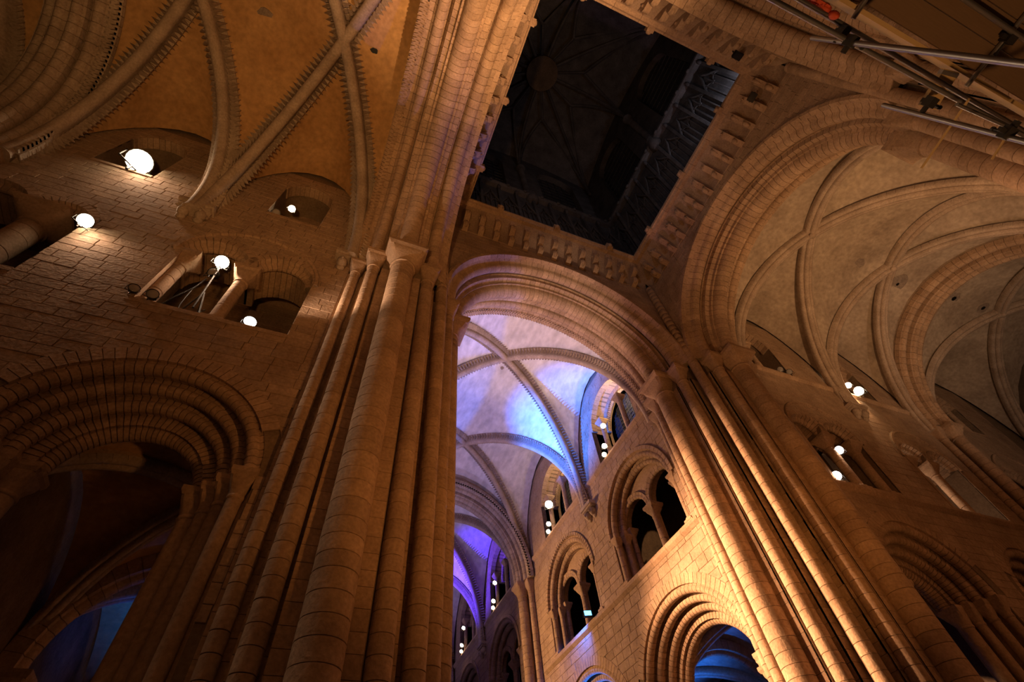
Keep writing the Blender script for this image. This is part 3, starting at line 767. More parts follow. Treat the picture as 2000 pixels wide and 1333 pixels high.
def sub_arch(t, A, R_, mat, n=14, d0=0.0, bag=None):
    arch(t, A, arc(d0 + 0.12, R_ + 0.10, 0.11, 140, 320, 6) + [(d0 + 0.24, R_ + 0.08), (d0 + 0.46, R_ + 0.08), (d0 + 0.46, R_ + 0.3), (d0, R_ + 0.3)], n, mat, bag=bag)
def col(t, P, z0, z1, r, ch, hw, mat, drums=True):
    """free-standing column with base and cushion capital"""
    M = Matrix.Translation((P.x, P.y, 0))
    put('base', smooth_angle(mesh(*merge(box(-r * 1.5, r * 1.5, -r * 1.5, r * 1.5, z0, z0 + 0.1), lathe([(r * 1.45, z0 + 0.1), (r * 1.45, z0 + 0.16), (r * 1.15, z0 + 0.2), (r, z0 + 0.26)], 14)), mat), 40), M, t)
    bag = []
    s = shaft(t, P.x, P.y, r, z0 + 0.2, z1 - ch, bag, courses(z0 + 0.2, z1 - ch, 0.4, 0.7), mat); flush(bag)
    capital(t, P.x, P.y, z1 - ch, r, ch, hw, mat)
def triforium(M, uc, zb, zs, R_, label, billet=False, mat=None):
    mat = mat or MS
    t = thing('triforium_opening', M @ Vector((uc, 0, zb)), label, 'gallery opening')
    A = M @ Matrix.Translation((uc, 0, zs))
    b = Bag('voussoir', t, mat, 'voussoirs_beyond')
    arch(t, A, [(-0.10, R_ + 0.02), (0.1, R_), (0.1, R_ + 0.26), (-0.10, R_ + 0.2)], 42 if billet else 26, mat, bag=b, gap=0.06 if billet else 0.02)
    arch(t, A, arc(0.16, R_ - 0.16, 0.15, 130, 320, 6) + [(0.32, R_ - 0.24), (0.34, R_ + 0.3), (0.0, R_ + 0.3)], 28, mat, bag=b, zig=(0.20, 0.36, R_ - 0.22, R_ - 0.32) if billet else None)
    arch(t, A, arc(0.50, R_ - 0.46, 0.14, 130, 320, 6) + [(0.66, R_ - 0.54), (0.68, R_ - 0.1), (0.34, R_ - 0.1)], 26, mat, bag=b, zig=(0.50, 0.70, R_ - 0.52, R_ - 0.62) if billet else None)
    hw = 0.40 * R_; o = 0.435 * R_; zsub = zs + 0.28
    q = [arch_poly(s * o, hw, zb - zs + 0.0, zsub - zs, 16) for s in (-1, 1)]
    tp = [(-(R_ - 0.2), zb - zs - 0.1), (R_ - 0.2, zb - zs - 0.1)] + [((R_ - 0.2) * math.cos(PI * i / 28), (R_ - 0.2) * math.sin(PI * i / 28)) for i in range(29)]
    # tympanum over two small arches, cut from one plate
    ou = [((R_ - 0.2) * math.cos(PI * i / 32), (R_ - 0.2) * math.sin(PI * i / 32)) for i in range(33)]
    ou = [(R_ - 0.2, zb - zs)] + ou + [(-(R_ - 0.2), zb - zs)]
    lo = []
    for s in (-1, 1):
        lo += [(s * o - hw, zb - zs)] + [(s * o - hw * math.cos(PI * i / 16), zsub - zs + hw * math.sin(PI * i / 16)) for i in range(17)] + [(s * o + hw, zb - zs)]
    v, f = slab(ou + lo, [], 0.70, 1.0, A)
    tm = put('tympanum', mesh(xf(WM[t.name].inverted(), v), f, mat), WM[t.name], t)
    for s in (-1, 1): sub_arch(t, A @ Matrix.Translation((s * o, 0, zsub - zs)), hw - 0.1, mat, d0=0.56, bag=b)
    b.done()
    P = M @ Vector((uc, 0.78, 0)); col(t, P, zb, zsub, 0.17, 0.62, 0.34, mat)
    for s in (-1, 1):
        for k, (du, d, r) in enumerate(((R_ - 0.16, 0.16, 0.15), (R_ - 0.46, 0.50, 0.14), (R_ - 0.62, 0.84, 0.12))):
            P = M @ Vector((uc + s * du, d, 0)); col(t, P, zb, (zs if k < 2 else zsub), r, 0.48, 0.24, mat)
    for s in (-1, 1):
        v, f = merge(box(*sorted((uc + s * (R_ - 0.12), uc + s * (R_ + 0.05))), 0.2, 0.5, zb, zs), box(*sorted((uc + s * (R_ - 0.42), uc + s * (R_ + 0.05))), 0.5, 1.0, zb, zs + 0.05))
        put('jamb', mesh(xf(WM[t.name].inverted() @ M, v), f, mat), WM[t.name], t)
    v, f = box(-R_ - 0.1, R_ + 0.1, -0.05, 1.2, -0.16, 0.0); put('sill', mesh(xf(WM[t.name].inverted() @ M @ Matrix.Translation((uc, 0, zb)), v), f, mat), WM[t.name], t)
    return t
def clerestory(M, uc, zb, zs, R_, label, wlabel, cols=(0.95, -1.1), wgroup='clerestory windows', mat=None):
    mat = mat or MS
    t = thing('clerestory_opening', M @ Vector((uc, 0, zb)), label, 'clerestory')
    A = M @ Matrix.Translation((uc, 0, zs))
    b = Bag('voussoir', t, mat, 'voussoirs_beyond')
    arch(t, A, band(0.0, 0.35, R_ - 0.12, 0.3), 20, mat, bag=b)
    arch(t, A, band(0.9, 1.2, R_ - 0.35, 0.45), 20, mat, bag=b, zig=(0.9, 1.15, R_ - 0.34, R_ - 0.46))
    b.done()
    n = 20
    pv = []; pf = []
    pr = [(R_, zb - zs)] + [(R_ * math.cos(PI * i / n), R_ * math.sin(PI * i / n)) for i in range(n + 1)] + [(-R_, zb - zs)]
    for d in (0.3, 1.5): pv += [(u, d, z) for u, z in pr]
    k = len(pr); pf = [(i, i + 1, k + i + 1, k + i) for i in range(k - 1)]
    put('passage_soffit', mesh(xf(WM[t.name].inverted() @ A, pv), pf, mat), WM[t.name], t)
    for c in cols:
        P = M @ Vector((uc + c, 0.22, 0)); col(t, P, zb, zb + 2.7, 0.15, 0.5, 0.28, mat)
    v, f = box(-R_ - 0.05, R_ + 0.05, -0.08, 1.5, -0.12, 0.0); put('sill', mesh(xf(WM[t.name].inverted() @ M @ Matrix.Translation((uc, 0, zb)), v), f, mat), WM[t.name], t)
    wo = window(M, arch_poly(uc, R_ - 0.45, zb + 0.3, zs, 14), 1.45, wlabel, 9, 14)
    if wgroup: wo['group'] = wgroup
    return t
def corbel_head(M, u, z, label, group=None, heads=2):
    t = thing('rib_corbel', M @ Vector((u, 0, z)), label, 'corbel', group)
    A = M @ Matrix.Translation((u, 0, z)); Ti = WM[t.name].inverted()
    hw = 0.55 if heads == 2 else 0.3
    v, f = merge(box(-hw, hw, -0.42, 0.1, -0.02, 0.16), box(-hw + 0.07, hw - 0.07, -0.34, 0.1, -0.12, -0.02))
    put('shelf', mesh(xf(Ti @ A, v), f, MR), WM[t.name], t)
    for s in ((-1, 1) if heads == 2 else (0,)):
        v, f = merge(blob((s * 0.26, -0.14, -0.34), 0.19, 0.22, 0.26), blob((s * 0.26, -0.36, -0.36), 0.05, 0.06, 0.09, 8), blob((s * 0.26, -0.05, -0.55), 0.16, 0.12, 0.16))
        put('carved_head', smooth_angle(mesh(xf(Ti @ A, v), f, MR), 60), WM[t.name], t)
def string_run(name, M, u0, u1, z, label, step=1.1):
    t = thing(name, M @ Vector((u0, 0, z)), label, 'string course')
    n = max(1, int((u1 - u0) / step)); s = (u1 - u0) / n
    for i in range(n):
        poly = [(0.05, -0.16), (-0.03, -0.14), (-0.14, 0.0), (-0.14, 0.12), (0.05, 0.12)]
        V = [(u, d, zz) for u in (u0 + i * s + 0.006, u0 + (i + 1) * s - 0.006) for d, zz in poly]
        put('string_stone', mesh(xf(WM[t.name].inverted() @ M @ Matrix.Translation((0, 0, z)), V), [(0, 1, 2, 3, 4), (9, 8, 7, 6, 5)] + [(k, k + 5, (k + 1) % 5 + 5, (k + 1) % 5) for k in range(5)], MS), WM[t.name], t)

# ---- nave, right side
AR, TRI, CL = 3.42, 2.75, 2.0
holes = []; info = []
for yc, lb in NAVE:
    holes += [arch_poly(-yc, AR, 0.001, 7.5), arch_poly(-yc, TRI + 0.02, 12.55, 14.9), arch_poly(-yc, CL, 19.0, 21.5)]
    info += [(-yc, AR, 0.0, 7.5, AR + 0.34), (-yc, TRI, 12.4, 14.9, TRI + 0.22), (-yc, CL, 18.9, 21.5, CL)]
v, f = slab(rect_poly(-52, -9.0, 0, 25.5), holes, 0.02, 1.3, W_NR)
wl = put('wall_nave_right', mesh(v, f, MM), I4, None, 'structure', 'pale ashlar nave wall with arcade, gallery and clerestory', 'wall')
stones(wl, W_NR, -41, -9.0, 5.0, 24.6, info, MW, 0.37)
for i, (yc, lb) in enumerate(NAVE):
    arcade_arch(W_NR, -yc, 7.5, AR, 'round moulded arcade arch of the nave, ' + lb)
    triforium(W_NR, -yc, 12.55, 14.9, TRI, 'twin-arched gallery opening under a round arch, ' + lb, billet=(i in (1,)))
    clerestory(W_NR, -yc, 19.0, 21.5, CL, 'clerestory passage with slender columns, ' + lb, 'dark leaded clerestory window in the nave, ' + lb, wgroup=None)
for u0, u1, lb in ((-24.2, -9.3, 'stone ledge below the nave gallery near the bright pier'), (-41.6, -26.8, 'stone ledge below the nave gallery beyond the thick arch')):
    string_run('string_course', W_NR, u0, u1, 12.3, lb)
string_run('clerestory_sill_course', W_NR, -24.2, -9.4, 18.85, 'narrow ledge along the foot of the nave clerestory near the bright pier')
string_run('clerestory_sill_course', W_NR, -41.6, -26.8, 18.85, 'narrow ledge along the foot of the nave clerestory beyond the thick arch')
corbel_head(W_NR, -16.35, 17.5, 'carved double-head corbel under the vault ribs between the two nearest nave bays')
corbel_head(W_NR, -34.0, 17.5, 'carved corbel under the violet-lit vault ribs of the nave')
# gallery and aisle behind
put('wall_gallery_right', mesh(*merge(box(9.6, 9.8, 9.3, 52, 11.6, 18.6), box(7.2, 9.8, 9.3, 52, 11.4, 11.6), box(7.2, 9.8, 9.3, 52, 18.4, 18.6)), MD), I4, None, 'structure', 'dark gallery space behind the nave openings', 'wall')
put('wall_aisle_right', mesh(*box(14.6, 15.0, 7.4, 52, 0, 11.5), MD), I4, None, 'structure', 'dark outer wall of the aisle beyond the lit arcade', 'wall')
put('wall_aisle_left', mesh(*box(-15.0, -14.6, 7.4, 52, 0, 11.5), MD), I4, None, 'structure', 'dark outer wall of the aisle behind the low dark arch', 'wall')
for s, nm in ((1, 'right'), (-1, 'left')):
    cx = 11.0 * s; wh = 'behind the low dark arch' if s < 0 else 'behind the lit nave arcade'
    cuts = (7.45, 14.0, 21.2, 29.0) if s < 0 else (7.45, 16.2, 24.0, 32.0)
    for k, lb in enumerate(('nearest', 'second', 'third')):
        vault_bay('ceiling_aisle_' + nm, AX_N @ Matrix.Translation((0, -cx, 0)), cuts[k], cuts[k + 1], 3.4, 7.4, 3.5, MVL if s < 0 else MVR, 'triple', MS,
                  '%s bay of low dark rib vault in the aisle %s' % (lb, wh), k=0.9)
    for k, lb in ((1, 'nearest'), (2, 'second'), (3, 'third')):
        y = cuts[k]
        t = thing('aisle_arch', (cx, y, 7.2), '%s moulded arch across the aisle %s' % (lb, wh), 'arch')
        arch(t, Matrix.Translation((cx, y, 7.4)), rollband(-0.35, 0.35, 3.15, 0, 0.18, 0.45), 30, MS)
        for q in (-1, 1):
            x = cx + q * 3.1
            put('shaft', smooth_angle(mesh(*lathe([(0.24, 0), (0.24, 6.8)], 14), MS), 60), Matrix.Translation((x, y, 0)), t); capital(t, x, y, 6.8, 0.24, 0.6, 0.36)
# ---- nave, left side
holes = []
for yc, lb in NAVE: holes += [arch_poly(yc, AR, 0.001, 7.5), arch_poly(yc, TRI, 12.55, 14.9), arch_poly(yc, CL, 19.0, 21.5)]
v, f = slab(rect_poly(9.0, 52, 0, 25.5), holes, 0.0, 1.3, W_NL)
put('wall_nave_left', mesh(v, f, MW), I4, None, 'structure', 'nave wall hidden behind the massive pier', 'wall')
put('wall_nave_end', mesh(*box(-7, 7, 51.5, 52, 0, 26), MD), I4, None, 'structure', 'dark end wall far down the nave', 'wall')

# ---- left transept wall (nave side)
def twin_poly(u0, u1, um, zb, zs):
    """outline of two small arches over one open space, column between"""
    out = [(u0, zb), (u1, zb)]
    for a, b in ((um, u1), (u0, um)):
        c, r = (a + b) / 2, (b - a) / 2
        out += [(c + r * math.cos(PI * i / 14), zs + r * math.sin(PI * i / 14)) for i in range(15)]
    q = []
    for p in out:
        if not q or abs(p[0] - q[-1][0]) + abs(p[1] - q[-1][1]) > 1e-5: q.append(p)
    return q
TL = dict(low=(-12.1, 2.62, 8.5), tri=(-14.1, -10.2, -12.15, 13.1, 15.85))
h1 = arch_poly(-12.1, 2.62, 0.001, 8.5); h2 = twin_poly(-14.1, -10.2, -12.15, 13.1, 15.95); h3 = arch_poly(-11.9, 0.95, 20.0, 22.6)
h4 = twin_poly(-20.2, -16.55, -18.1, 13.1, 15.95); h5 = arch_poly(-17.6, 0.95, 20.0, 22.6); h6 = arch_poly(-18.1, 2.3, 0.001, 8.5)
v, f = slab(rect_poly(-27, -9.0, 0, 25.5), [h1, h2, h3, h4, h5, h6], 0.02, 1.5, W_TR)
wl = put('wall_transept_left', mesh(v, f, MM), I4, None, 'structure', 'brown ashlar wall of the ochre-vaulted transept', 'wall')
stones(wl, W_TR, -20.5, -9.3, 5.5, 24.4, [(-12.1, 2.62, 0, 8.5, 2.95), (-13.125, 0.98, 13.1, 15.95, 1.2), (-11.175, 0.98, 13.1, 15.95, 1.2), (-11.9, 0.95, 20.0, 22.6, 0.97), (-17.33, 0.8, 13.1, 15.95, 1.0), (-19.15, 1.05, 13.1, 15.95, 1.2), (-17.6, 0.95, 20, 22.6, 0.97), (-18.1, 2.3, 0, 8.5, 2.6)], MW, 0.32)
arcade_arch(W_TR, -12.1, 8.5, 2.6, 'dark low arch with many rolls leading to the aisle under the twin gallery opening', n=40)
arcade_arch(W_TR, -18.1, 8.5, 2.3, 'dark low arch farther along the ochre-vaulted transept', n=36)
def twin(M, u0, u1, um, zb, zs, cols, label, mat=None, back=True, hood=True, plain_right=True):
    mat = mat or MS
    t = thing('gallery_opening', M @ Vector((um, 0, zb)), label, 'gallery opening')
    b = Bag('voussoir', t, mat, 'voussoirs_beyond')
    for a, c in ((u0, um), (um, u1)):
        A = M @ Matrix.Translation(((a + c) / 2, 0, zs)); r = (c - a) / 2
        arch(t, A, [(-0.04, r - 0.02), (0.12, r - 0.06), (0.14, r - 0.12)] + arc(0.26, r - 0.14, 0.10, 180, 360, 5) + [(0.40, r - 0.10), (0.40, r + 0.22), (-0.04, r + 0.22)], 16, mat, bag=b)
        arch(t, A, band(0.40, 1.5, r - 0.06, 0.25), 16, mat, bag=b)
    if hood:
        R_ = (u1 - u0) / 2 + 0.05
        arch(t, M @ Matrix.Translation(((u0 + u1) / 2, 0, zs - 0.1)), [(-0.09, R_), (0.04, R_ - 0.03), (0.04, R_ + 0.14), (-0.09, R_ + 0.10)], 26, mat, name='hood_stone', bag=b)
    b.done()
    for u, r in cols:
        P = M @ Vector((u, 0.30, 0)); col(t, P, zb, zs + 0.02, r, 0.62, r * 1.9, mat)
    Ti = WM[t.name].inverted()
    v, f = box(u0 - 0.02, u1 + 0.02, -0.03, 1.5, zb - 0.16, zb); put('sill', mesh(xf(Ti @ M, v), f, mat), WM[t.name], t)
    for a, c in ((u0 - 0.02, u0 + 0.14), ):
        v, f = box(a, c, -0.05, 0.4, zb, zs); put('jamb', mesh(xf(Ti @ M, v), f, mat), WM[t.name], t)
    if back:
        v, f = box(u0 - 1.2, u1 + 1.2, 2.6, 2.8, zb - 0.5, zs + 2.4); bw = put('back_wall', mesh(xf(Ti @ M, v), f, mat), WM[t.name], t)
        A = M @ Matrix.Translation((0, 2.6, 0))
        stones(bw, A, u0 - 0.6, u1 + 0.6, zb - 0.1, zs + 1.6, [], mat, 0.34)
        v, f = box(u0 - 1.2, u1 + 1.2, 1.5, 2.7, zs + 1.9, zs + 2.1); put('passage_roof', mesh(xf(Ti @ M, v), f, mat), WM[t.name], t)
    return t
twin(W_TR, -14.1, -10.2, -12.15, 13.1, 15.95, ((-13.86, 0.19), (-12.15, 0.19)), 'twin-arched gallery opening holding lit lamps above the dark low arch')
twin(W_TR, -20.2, -16.55, -18.1, 13.1, 15.95, ((-17.55, 0.34), ), 'gallery opening with one stout column beside a lamp in the ochre-vaulted transept', hood=False)
def plain_clere(M, uc, zb, zs, R_, label, mat=None, cols=()):
    mat = mat or MS
    t = thing('clerestory_opening', M @ Vector((uc, 0, zb)), label, 'clerestory')
    A = M @ Matrix.Translation((uc, 0, zs))
    arch(t, A, band(0.0, 0.45, R_ - 0.04, 0.25), 14, mat)
    Ti = WM[t.name].inverted()
    v, f = box(uc - R_, uc + R_, -0.04, 1.5, zb - 0.14, zb); put('sill', mesh(xf(Ti @ M, v), f, mat), WM[t.name], t)
    v, f = box(uc - R_ - 0.6, uc + R_ + 0.6, 1.5, 1.7, zb - 0.3, zs + R_ + 0.4); put('back_wall', mesh(xf(Ti @ M, v), f, mat), WM[t.name], t)
    for c in cols:
        P = M @ Vector((uc + c, 0.25, 0)); col(t, P, zb, zb + 2.4, 0.16, 0.5, 0.28, mat)
plain_clere(W_TR, -11.9, 20.0, 22.6, 0.93, 'round-headed clerestory opening with three small lamps under the ochre vault')
plain_clere(W_TR, -17.6, 20.0, 22.6, 0.93, 'clerestory opening behind the brightest lamp')
corbel_head(W_TR, -14.6, 18.35, 'carved double-head corbel where two chevron ribs meet in the ochre-vaulted transept')
corbel_head(W_TR, -9.62, 18.0, 'small carved corbel under the chevron rib beside the massive pier', heads=1)
# ---- right transept wall
g1 = arch_poly(11.9, 2.5, 0.001, 8.5); g2 = twin_poly(9.9, 13.75, 11.8, 12.5, 15.3); g3 = arch_poly(11.6, 1.2, 19.6, 22.0)
g4 = twin_poly(16.6, 20.4, 18.5, 12.4, 15.3); g5 = arch_poly(18.0, 1.2, 19.6, 22.0); g6 = twin_poly(24.6, 29.5, 27, 12.4, 15.3); g7 = arch_poly(18.5, 2.4, 0.001, 8.5); g8 = arch_poly(27, 1.2, 19.6, 22.0)
v, f = slab(rect_poly(9.0, 34, 0, 25.5), [g1, g2, g3, g4, g5, g6, g7, g8], 0.02, 1.5, W_TR)
wl = put('wall_transept_right', mesh(v, f, MM), I4, None, 'structure', 'brown ashlar wall of the grey-vaulted transept', 'wall')
stones(wl, W_TR, 9.3, 31, 6.5, 24.4, [(11.9, 2.5, 0, 8.5, 2.85), (10.85, 0.97, 12.5, 15.3, 1.15), (12.78, 0.97, 12.5, 15.3, 1.15), (11.6, 1.2, 19.6, 22.0, 1.2), (17.55, 0.95, 12.4, 15.3, 1.15), (19.45, 0.95, 12.4, 15.3, 1.15), (18, 1.2, 19.6, 22, 1.2), (25.8, 1.2, 12.4, 15.3, 1.4), (28.25, 1.25, 12.4, 15.3, 1.4), (18.5, 2.4, 0, 8.5, 2.7), (27, 1.2, 19.6, 22, 1.2)], MW, 0.36)
arcade_arch(W_TR, 11.9, 8.5, 2.5, 'dark low arch behind the bright pier in the grey-vaulted transept', n=38)
arcade_arch(W_TR, 18.5, 8.5, 2.4, 'dark low arch farther along the grey-vaulted transept', n=36)
twin(W_TR, 9.9, 13.75, 11.8, 12.5, 15.3, ((13.40, 0.2), (11.8, 0.19)), 'gallery opening with two white lamps behind the bright pier')
twin(W_TR, 16.6, 20.4, 18.5, 12.4, 15.3, ((17.0, 0.2), (18.5, 0.19)), 'narrow-looking gallery opening with a pale lit jamb in the grey-vaulted transept')
twin(W_TR, 24.6, 29.5, 27.0, 12.4, 15.3, ((27.0, 0.19), ), 'gallery opening beyond the thick arch of the grey-vaulted transept')
plain_clere(W_TR, 11.6, 19.6, 22.0, 1.18, 'dark clerestory opening with a column and unlit lamps behind the bright pier', cols=(-0.4,))
plain_clere(W_TR, 18.0, 19.6, 22.0, 1.18, 'clerestory opening behind the paired glowing lamps', cols=(0.3,))
plain_clere(W_TR, 27.0, 19.6, 22.0, 1.18, 'clerestory opening beyond the thick arch of the grey-vaulted transept', cols=(0.3,))
corbel_head(W_TR, 15.8, 18.0, 'carved double-head corbel under the paired glowing lamps')
string_run('string_course', W_TR, 9.4, 21.4, 12.2, 'stone ledge below the gallery of the grey-vaulted transept')
string_run('clerestory_sill_course', W_TR, 9.4, 21.4, 19.4, 'narrow ledge at the foot of the clerestory in the grey-vaulted transept')
put('wall_transept_right_far', mesh(*box(9.2, 34, -6.5, -6.0, 0, 25.5), MW), I4, None, 'structure', 'far side wall of the grey-vaulted transept', 'wall')
put('wall_transept_left_far', mesh(*box(-27, -9.2, -6.5, -6.0, 0, 25.5), MW), I4, None, 'structure', 'far side wall of the ochre-vaulted transept', 'wall')
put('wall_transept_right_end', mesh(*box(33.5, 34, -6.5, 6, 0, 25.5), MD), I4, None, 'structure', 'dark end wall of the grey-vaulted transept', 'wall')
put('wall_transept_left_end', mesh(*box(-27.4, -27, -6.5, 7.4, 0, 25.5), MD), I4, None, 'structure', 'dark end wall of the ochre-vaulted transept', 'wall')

# ------------------------------------------------------------------ lamps
def lamp(loc, aim, r, label, em=None, group=None, power=0, color=PALE, cone=150, name='spotlight', mount=(0, 0, -1)):
    em = em or MEM
    t = thing(name, loc, label, 'lamp', group)
    q = (Vector(aim) - Vector(loc)).to_track_quat('Z', 'Y').to_matrix().to_4x4()
    M = Matrix.Translation(loc) @ q
    put('housing', smooth_angle(mesh(*lathe([(r * 0.45, -r * 1.5), (r * 0.8, -r * 1.3), (r * 0.95, -r * 0.4), (r * 1.06, -0.01), (r * 1.06, r * 0.12), (r * 0.98, r * 0.12), (r * 0.97, 0.0)], 18), MBK), 40), M, t)
    put('lens', smooth_angle(mesh(*lathe([(r * 0.96, 0.0), (r * 0.9, r * 0.10), (r * 0.5, r * 0.2), (0.01, r * 0.24)], 18), em), 60), M, t)
    d = Vector(mount); P0 = Vector(loc); L = r * 2.0
    side = (Vector(aim) - P0).cross(d)
    side = side.normalized() if side.length > 1e-3 else Vector((1, 0, 0))
    pts = [P0 + side * r * 1.15 - d * 0.0, P0 + side * r * 1.15 + d * r * 1.25, P0 - side * r * 1.15 + d * r * 1.25, P0 - side * r * 1.15]
    v, f = merge(tube(pts, r * 0.08, 5), tube([P0 + d * r * 1.25, P0 + d * L], r * 0.12, 6))
    put('yoke', mesh(xf(Matrix.Translation(loc).inverted(), v), f, MBK), WM[t.name], t)
    if power:
        o = spot('lamp_light', Vector(loc) + (Vector(aim) - P0).normalized() * (r * 0.5), aim, power, color, cone, 0.7, r * 0.6)
    return t
C = tuple(CAM_O)
def toward(p, k=0.55, tgt=(-4, -1, 6)):
    return tgt
# left transept
lamp((-17.35, 5.75, 20.55), (-9.5, -3.5, 4), 0.42, 'largest dazzling lamp at the clerestory of the ochre-vaulted transept', power=480, color=PALE)  # real lamp, lens oversized to stand in for its glare
lamp((-16.45, 5.72, 15.75), (-9, -3.5, 3), 0.20, 'bright lamp beside the stout gallery column', power=300, color=PALE)
lamp((-12.95, 6.05, 16.05), (-9.5, -3, 4), 0.21, 'bright lamp on a stand inside the twin gallery opening', power=420, color=PALE)
lamp((-11.25, 5.98, 13.38), (-9.6, 1.2, 11.8), 0.17, 'small white lamp on the sill of the twin gallery opening', em=MEMW)
spot('sill_lamp_light', (-11.0, 5.6, 13.6), (-8.4, 4.5, 16.0), 900, PALE, 70, 0.8, 0.1)
lamp((-14.05, 5.75, 13.30), (-12.0, 0.0, 12.0), 0.13, 'unlit round lamp at the foot of the jamb of the twin gallery opening', em=MOFF)
lamp((-13.60, 5.75, 13.25), (-12.0, 0.0, 11.0), 0.14, 'unlit glassy lamp on the sill of the twin gallery opening', em=MOFF)
lamp((-13.05, 6.2, 15.60), (-14.2, 4.0, 14.5), 0.16, 'unlit lamp head just under the lit one on its stand', em=MOFF)
lamp((-12.25, 6.05, 21.2), (-9, -3, 8), 0.14, 'lit lamp in the dark clerestory opening under the ochre vault', em=MEM, power=60, color=PALE)
lamp((-12.6, 6.0, 20.35), (-9.5, -3, 8), 0.15, 'unlit lamp in the corner of the clerestory opening under the ochre vault', em=MOFF)
lamp((-12.2, 6.2, 20.4), (-9, -3, 8), 0.14, 'unlit lamp in the middle of the clerestory opening under the ochre vault', em=MOFF)
# tripod and cables in the twin opening
t = thing('lamp_stand', (-12.75, 6.15, 13.1), 'dark tripod stand carrying the lamp in the twin gallery opening', 'stand')
Ti = WM[t.name].inverted()
v, f = tube([(-12.78, 6.15, 13.6), (-12.95, 6.15, 16.0)], 0.03, 6); put('pole', mesh(xf(Ti, v), f, MCB), WM[t.name], t)
for dx, dy in ((-0.35, 0.1), (0.3, -0.2), (0.15, 0.4)):
    v, f = tube([(-12.8, 6.15, 14.4), (-12.75 + dx, 6.15 + dy, 13.1)], 0.025, 6); put('leg', mesh(xf(Ti, v), f, MCB), WM[t.name], t)
def cable(pts, r, label, group=None):
    n = 24; P = [Vector(p) for p in pts]; out = []
    for i in range(n + 1):
        t = i / n * (len(P) - 1); k = min(int(t), len(P) - 2); s = t - k
        p0, p1, p2, p3 = P[max(k - 1, 0)], P[k], P[k + 1], P[min(k + 2, len(P) - 1)]
        out.append(0.5 * ((2 * p1) + (p2 - p0) * s + (2 * p0 - 5 * p1 + 4 * p2 - p3) * s * s + (3 * p1 - p0 - 3 * p2 + p3) * s ** 3))
    M = Matrix.Translation(P[0]); v, f = tube(out, r, 6)
    return put('cable', smooth_angle(mesh(xf(M.inverted(), v), f, MCB), 60), M, None, None, label, 'cable', group)
cable([(-13.75, 6.4, 13.12), (-13.45, 6.3, 14.0), (-13.2, 6.3, 14.7), (-13.1, 6.3, 15.3)], 0.022, 'thick dark cable rising from the sill of the twin gallery opening')
cable([(-13.2, 6.3, 14.6), (-13.1, 6.2, 13.5), (-12.8, 6.2, 13.25), (-12.5, 6.2, 13.7)], 0.012, 'thin looping cable hanging in the twin gallery opening')
# nave clerestory lamps
for i, (yc, lb) in enumerate(NAVE[:4]):
    far = ', ' + lb
    lamp((5.75, yc + 0.62, 20.75), (-2, yc - 8, 8), 0.15 if i != 1 else 0.26, ('upper glowing lamp by the clerestory column' if i != 1 else 'dazzling lamp by the clerestory column') + far, power=90 if i != 1 else 260, color=WARM)
    lamp((5.72, yc + 1.0, 19.55), (-2, yc - 6, 8), 0.15, 'middle glowing lamp by the clerestory column' + far, power=60, color=WARM)
    lamp((5.78, yc + 1.3, 19.20), (0, yc - 6, 12), 0.13, 'lowest glowing lamp on the clerestory sill' + far, power=60, color=WARM)
point('clerestory_lamp_light', (6.45, 12.0, 22.2), 150, (1.0, 0.68, 0.34), 0.1)
point('clerestory_lamp_light', (6.45, 19.8, 22.2), 80, (1.0, 0.68, 0.34), 0.1)
# coloured floodlights on the gallery ledge
def flood(loc, aim, label, em):
    t = thing('floodlight', loc, label, 'floodlight')
    M = Matrix.Translation(loc) @ (Vector(aim) - Vector(loc)).to_track_quat('Z', 'Y').to_matrix().to_4x4()
    v, f = merge(box(-0.20, 0.20, -0.15, 0.15, -0.12, 0.0), *[box(-0.19 + k * 0.09, -0.17 + k * 0.09, -0.13, 0.13, -0.18, -0.12) for k in range(5)])
    put('housing', mesh(v, f, MBK), M, t)
    put('lens', mesh(*box(-0.175, 0.175, -0.125, 0.125, 0.0, 0.012), em), M, t)
    v, f = tube([(0.22, 0, -0.05), (0.22, 0, -0.3), (-0.22, 0, -0.3), (-0.22, 0, -0.05)], 0.018, 5); put('yoke', mesh(v, f, MBK), M, t)
flood((5.55, 18.25, 12.72), (1.5, 6.0, 16.0), 'blue floodlight on the nave gallery ledge', MEMB)
flood((5.55, 36.0, 12.72), (1.5, 20.0, 18.0), 'violet floodlight on the far nave gallery ledge', MEMV)
# right transept lamps
lamp((17.15, 5.72, 20.25), (0, -4, 6), 0.16, 'smaller of the paired glowing lamps in the grey-vaulted transept', power=240, color=WARM)
lamp((17.35, 5.60, 19.72), (0, -4, 6), 0.24, 'larger of the paired glowing lamps in the grey-vaulted transept', power=420, color=WARM)
lamp((11.9, 5.95, 14.48), (0, -3, 6), 0.17, 'upper white lamp beside the lit column behind the bright pier', em=MEMW, power=140, color=PALE)
lamp((10.25, 5.90, 12.72), (0, -3, 6), 0.18, 'lower white lamp against the edge of the bright pier', em=MEMW, power=140, color=PALE)
lamp((12.4, 5.95, 20.1), (4, -3, 12), 0.16, 'unlit silver lamp in the dark clerestory behind the bright pier', em=MOFF)
lamp((12.6, 5.75, 19.75), (4, -3, 12), 0.15, 'unlit ring-fronted lamp on the clerestory ledge behind the bright pier', em=MOFF)
point('gallery_lamp_light', (17.3, 7.0, 13.6), 60, PALE, 0.1)
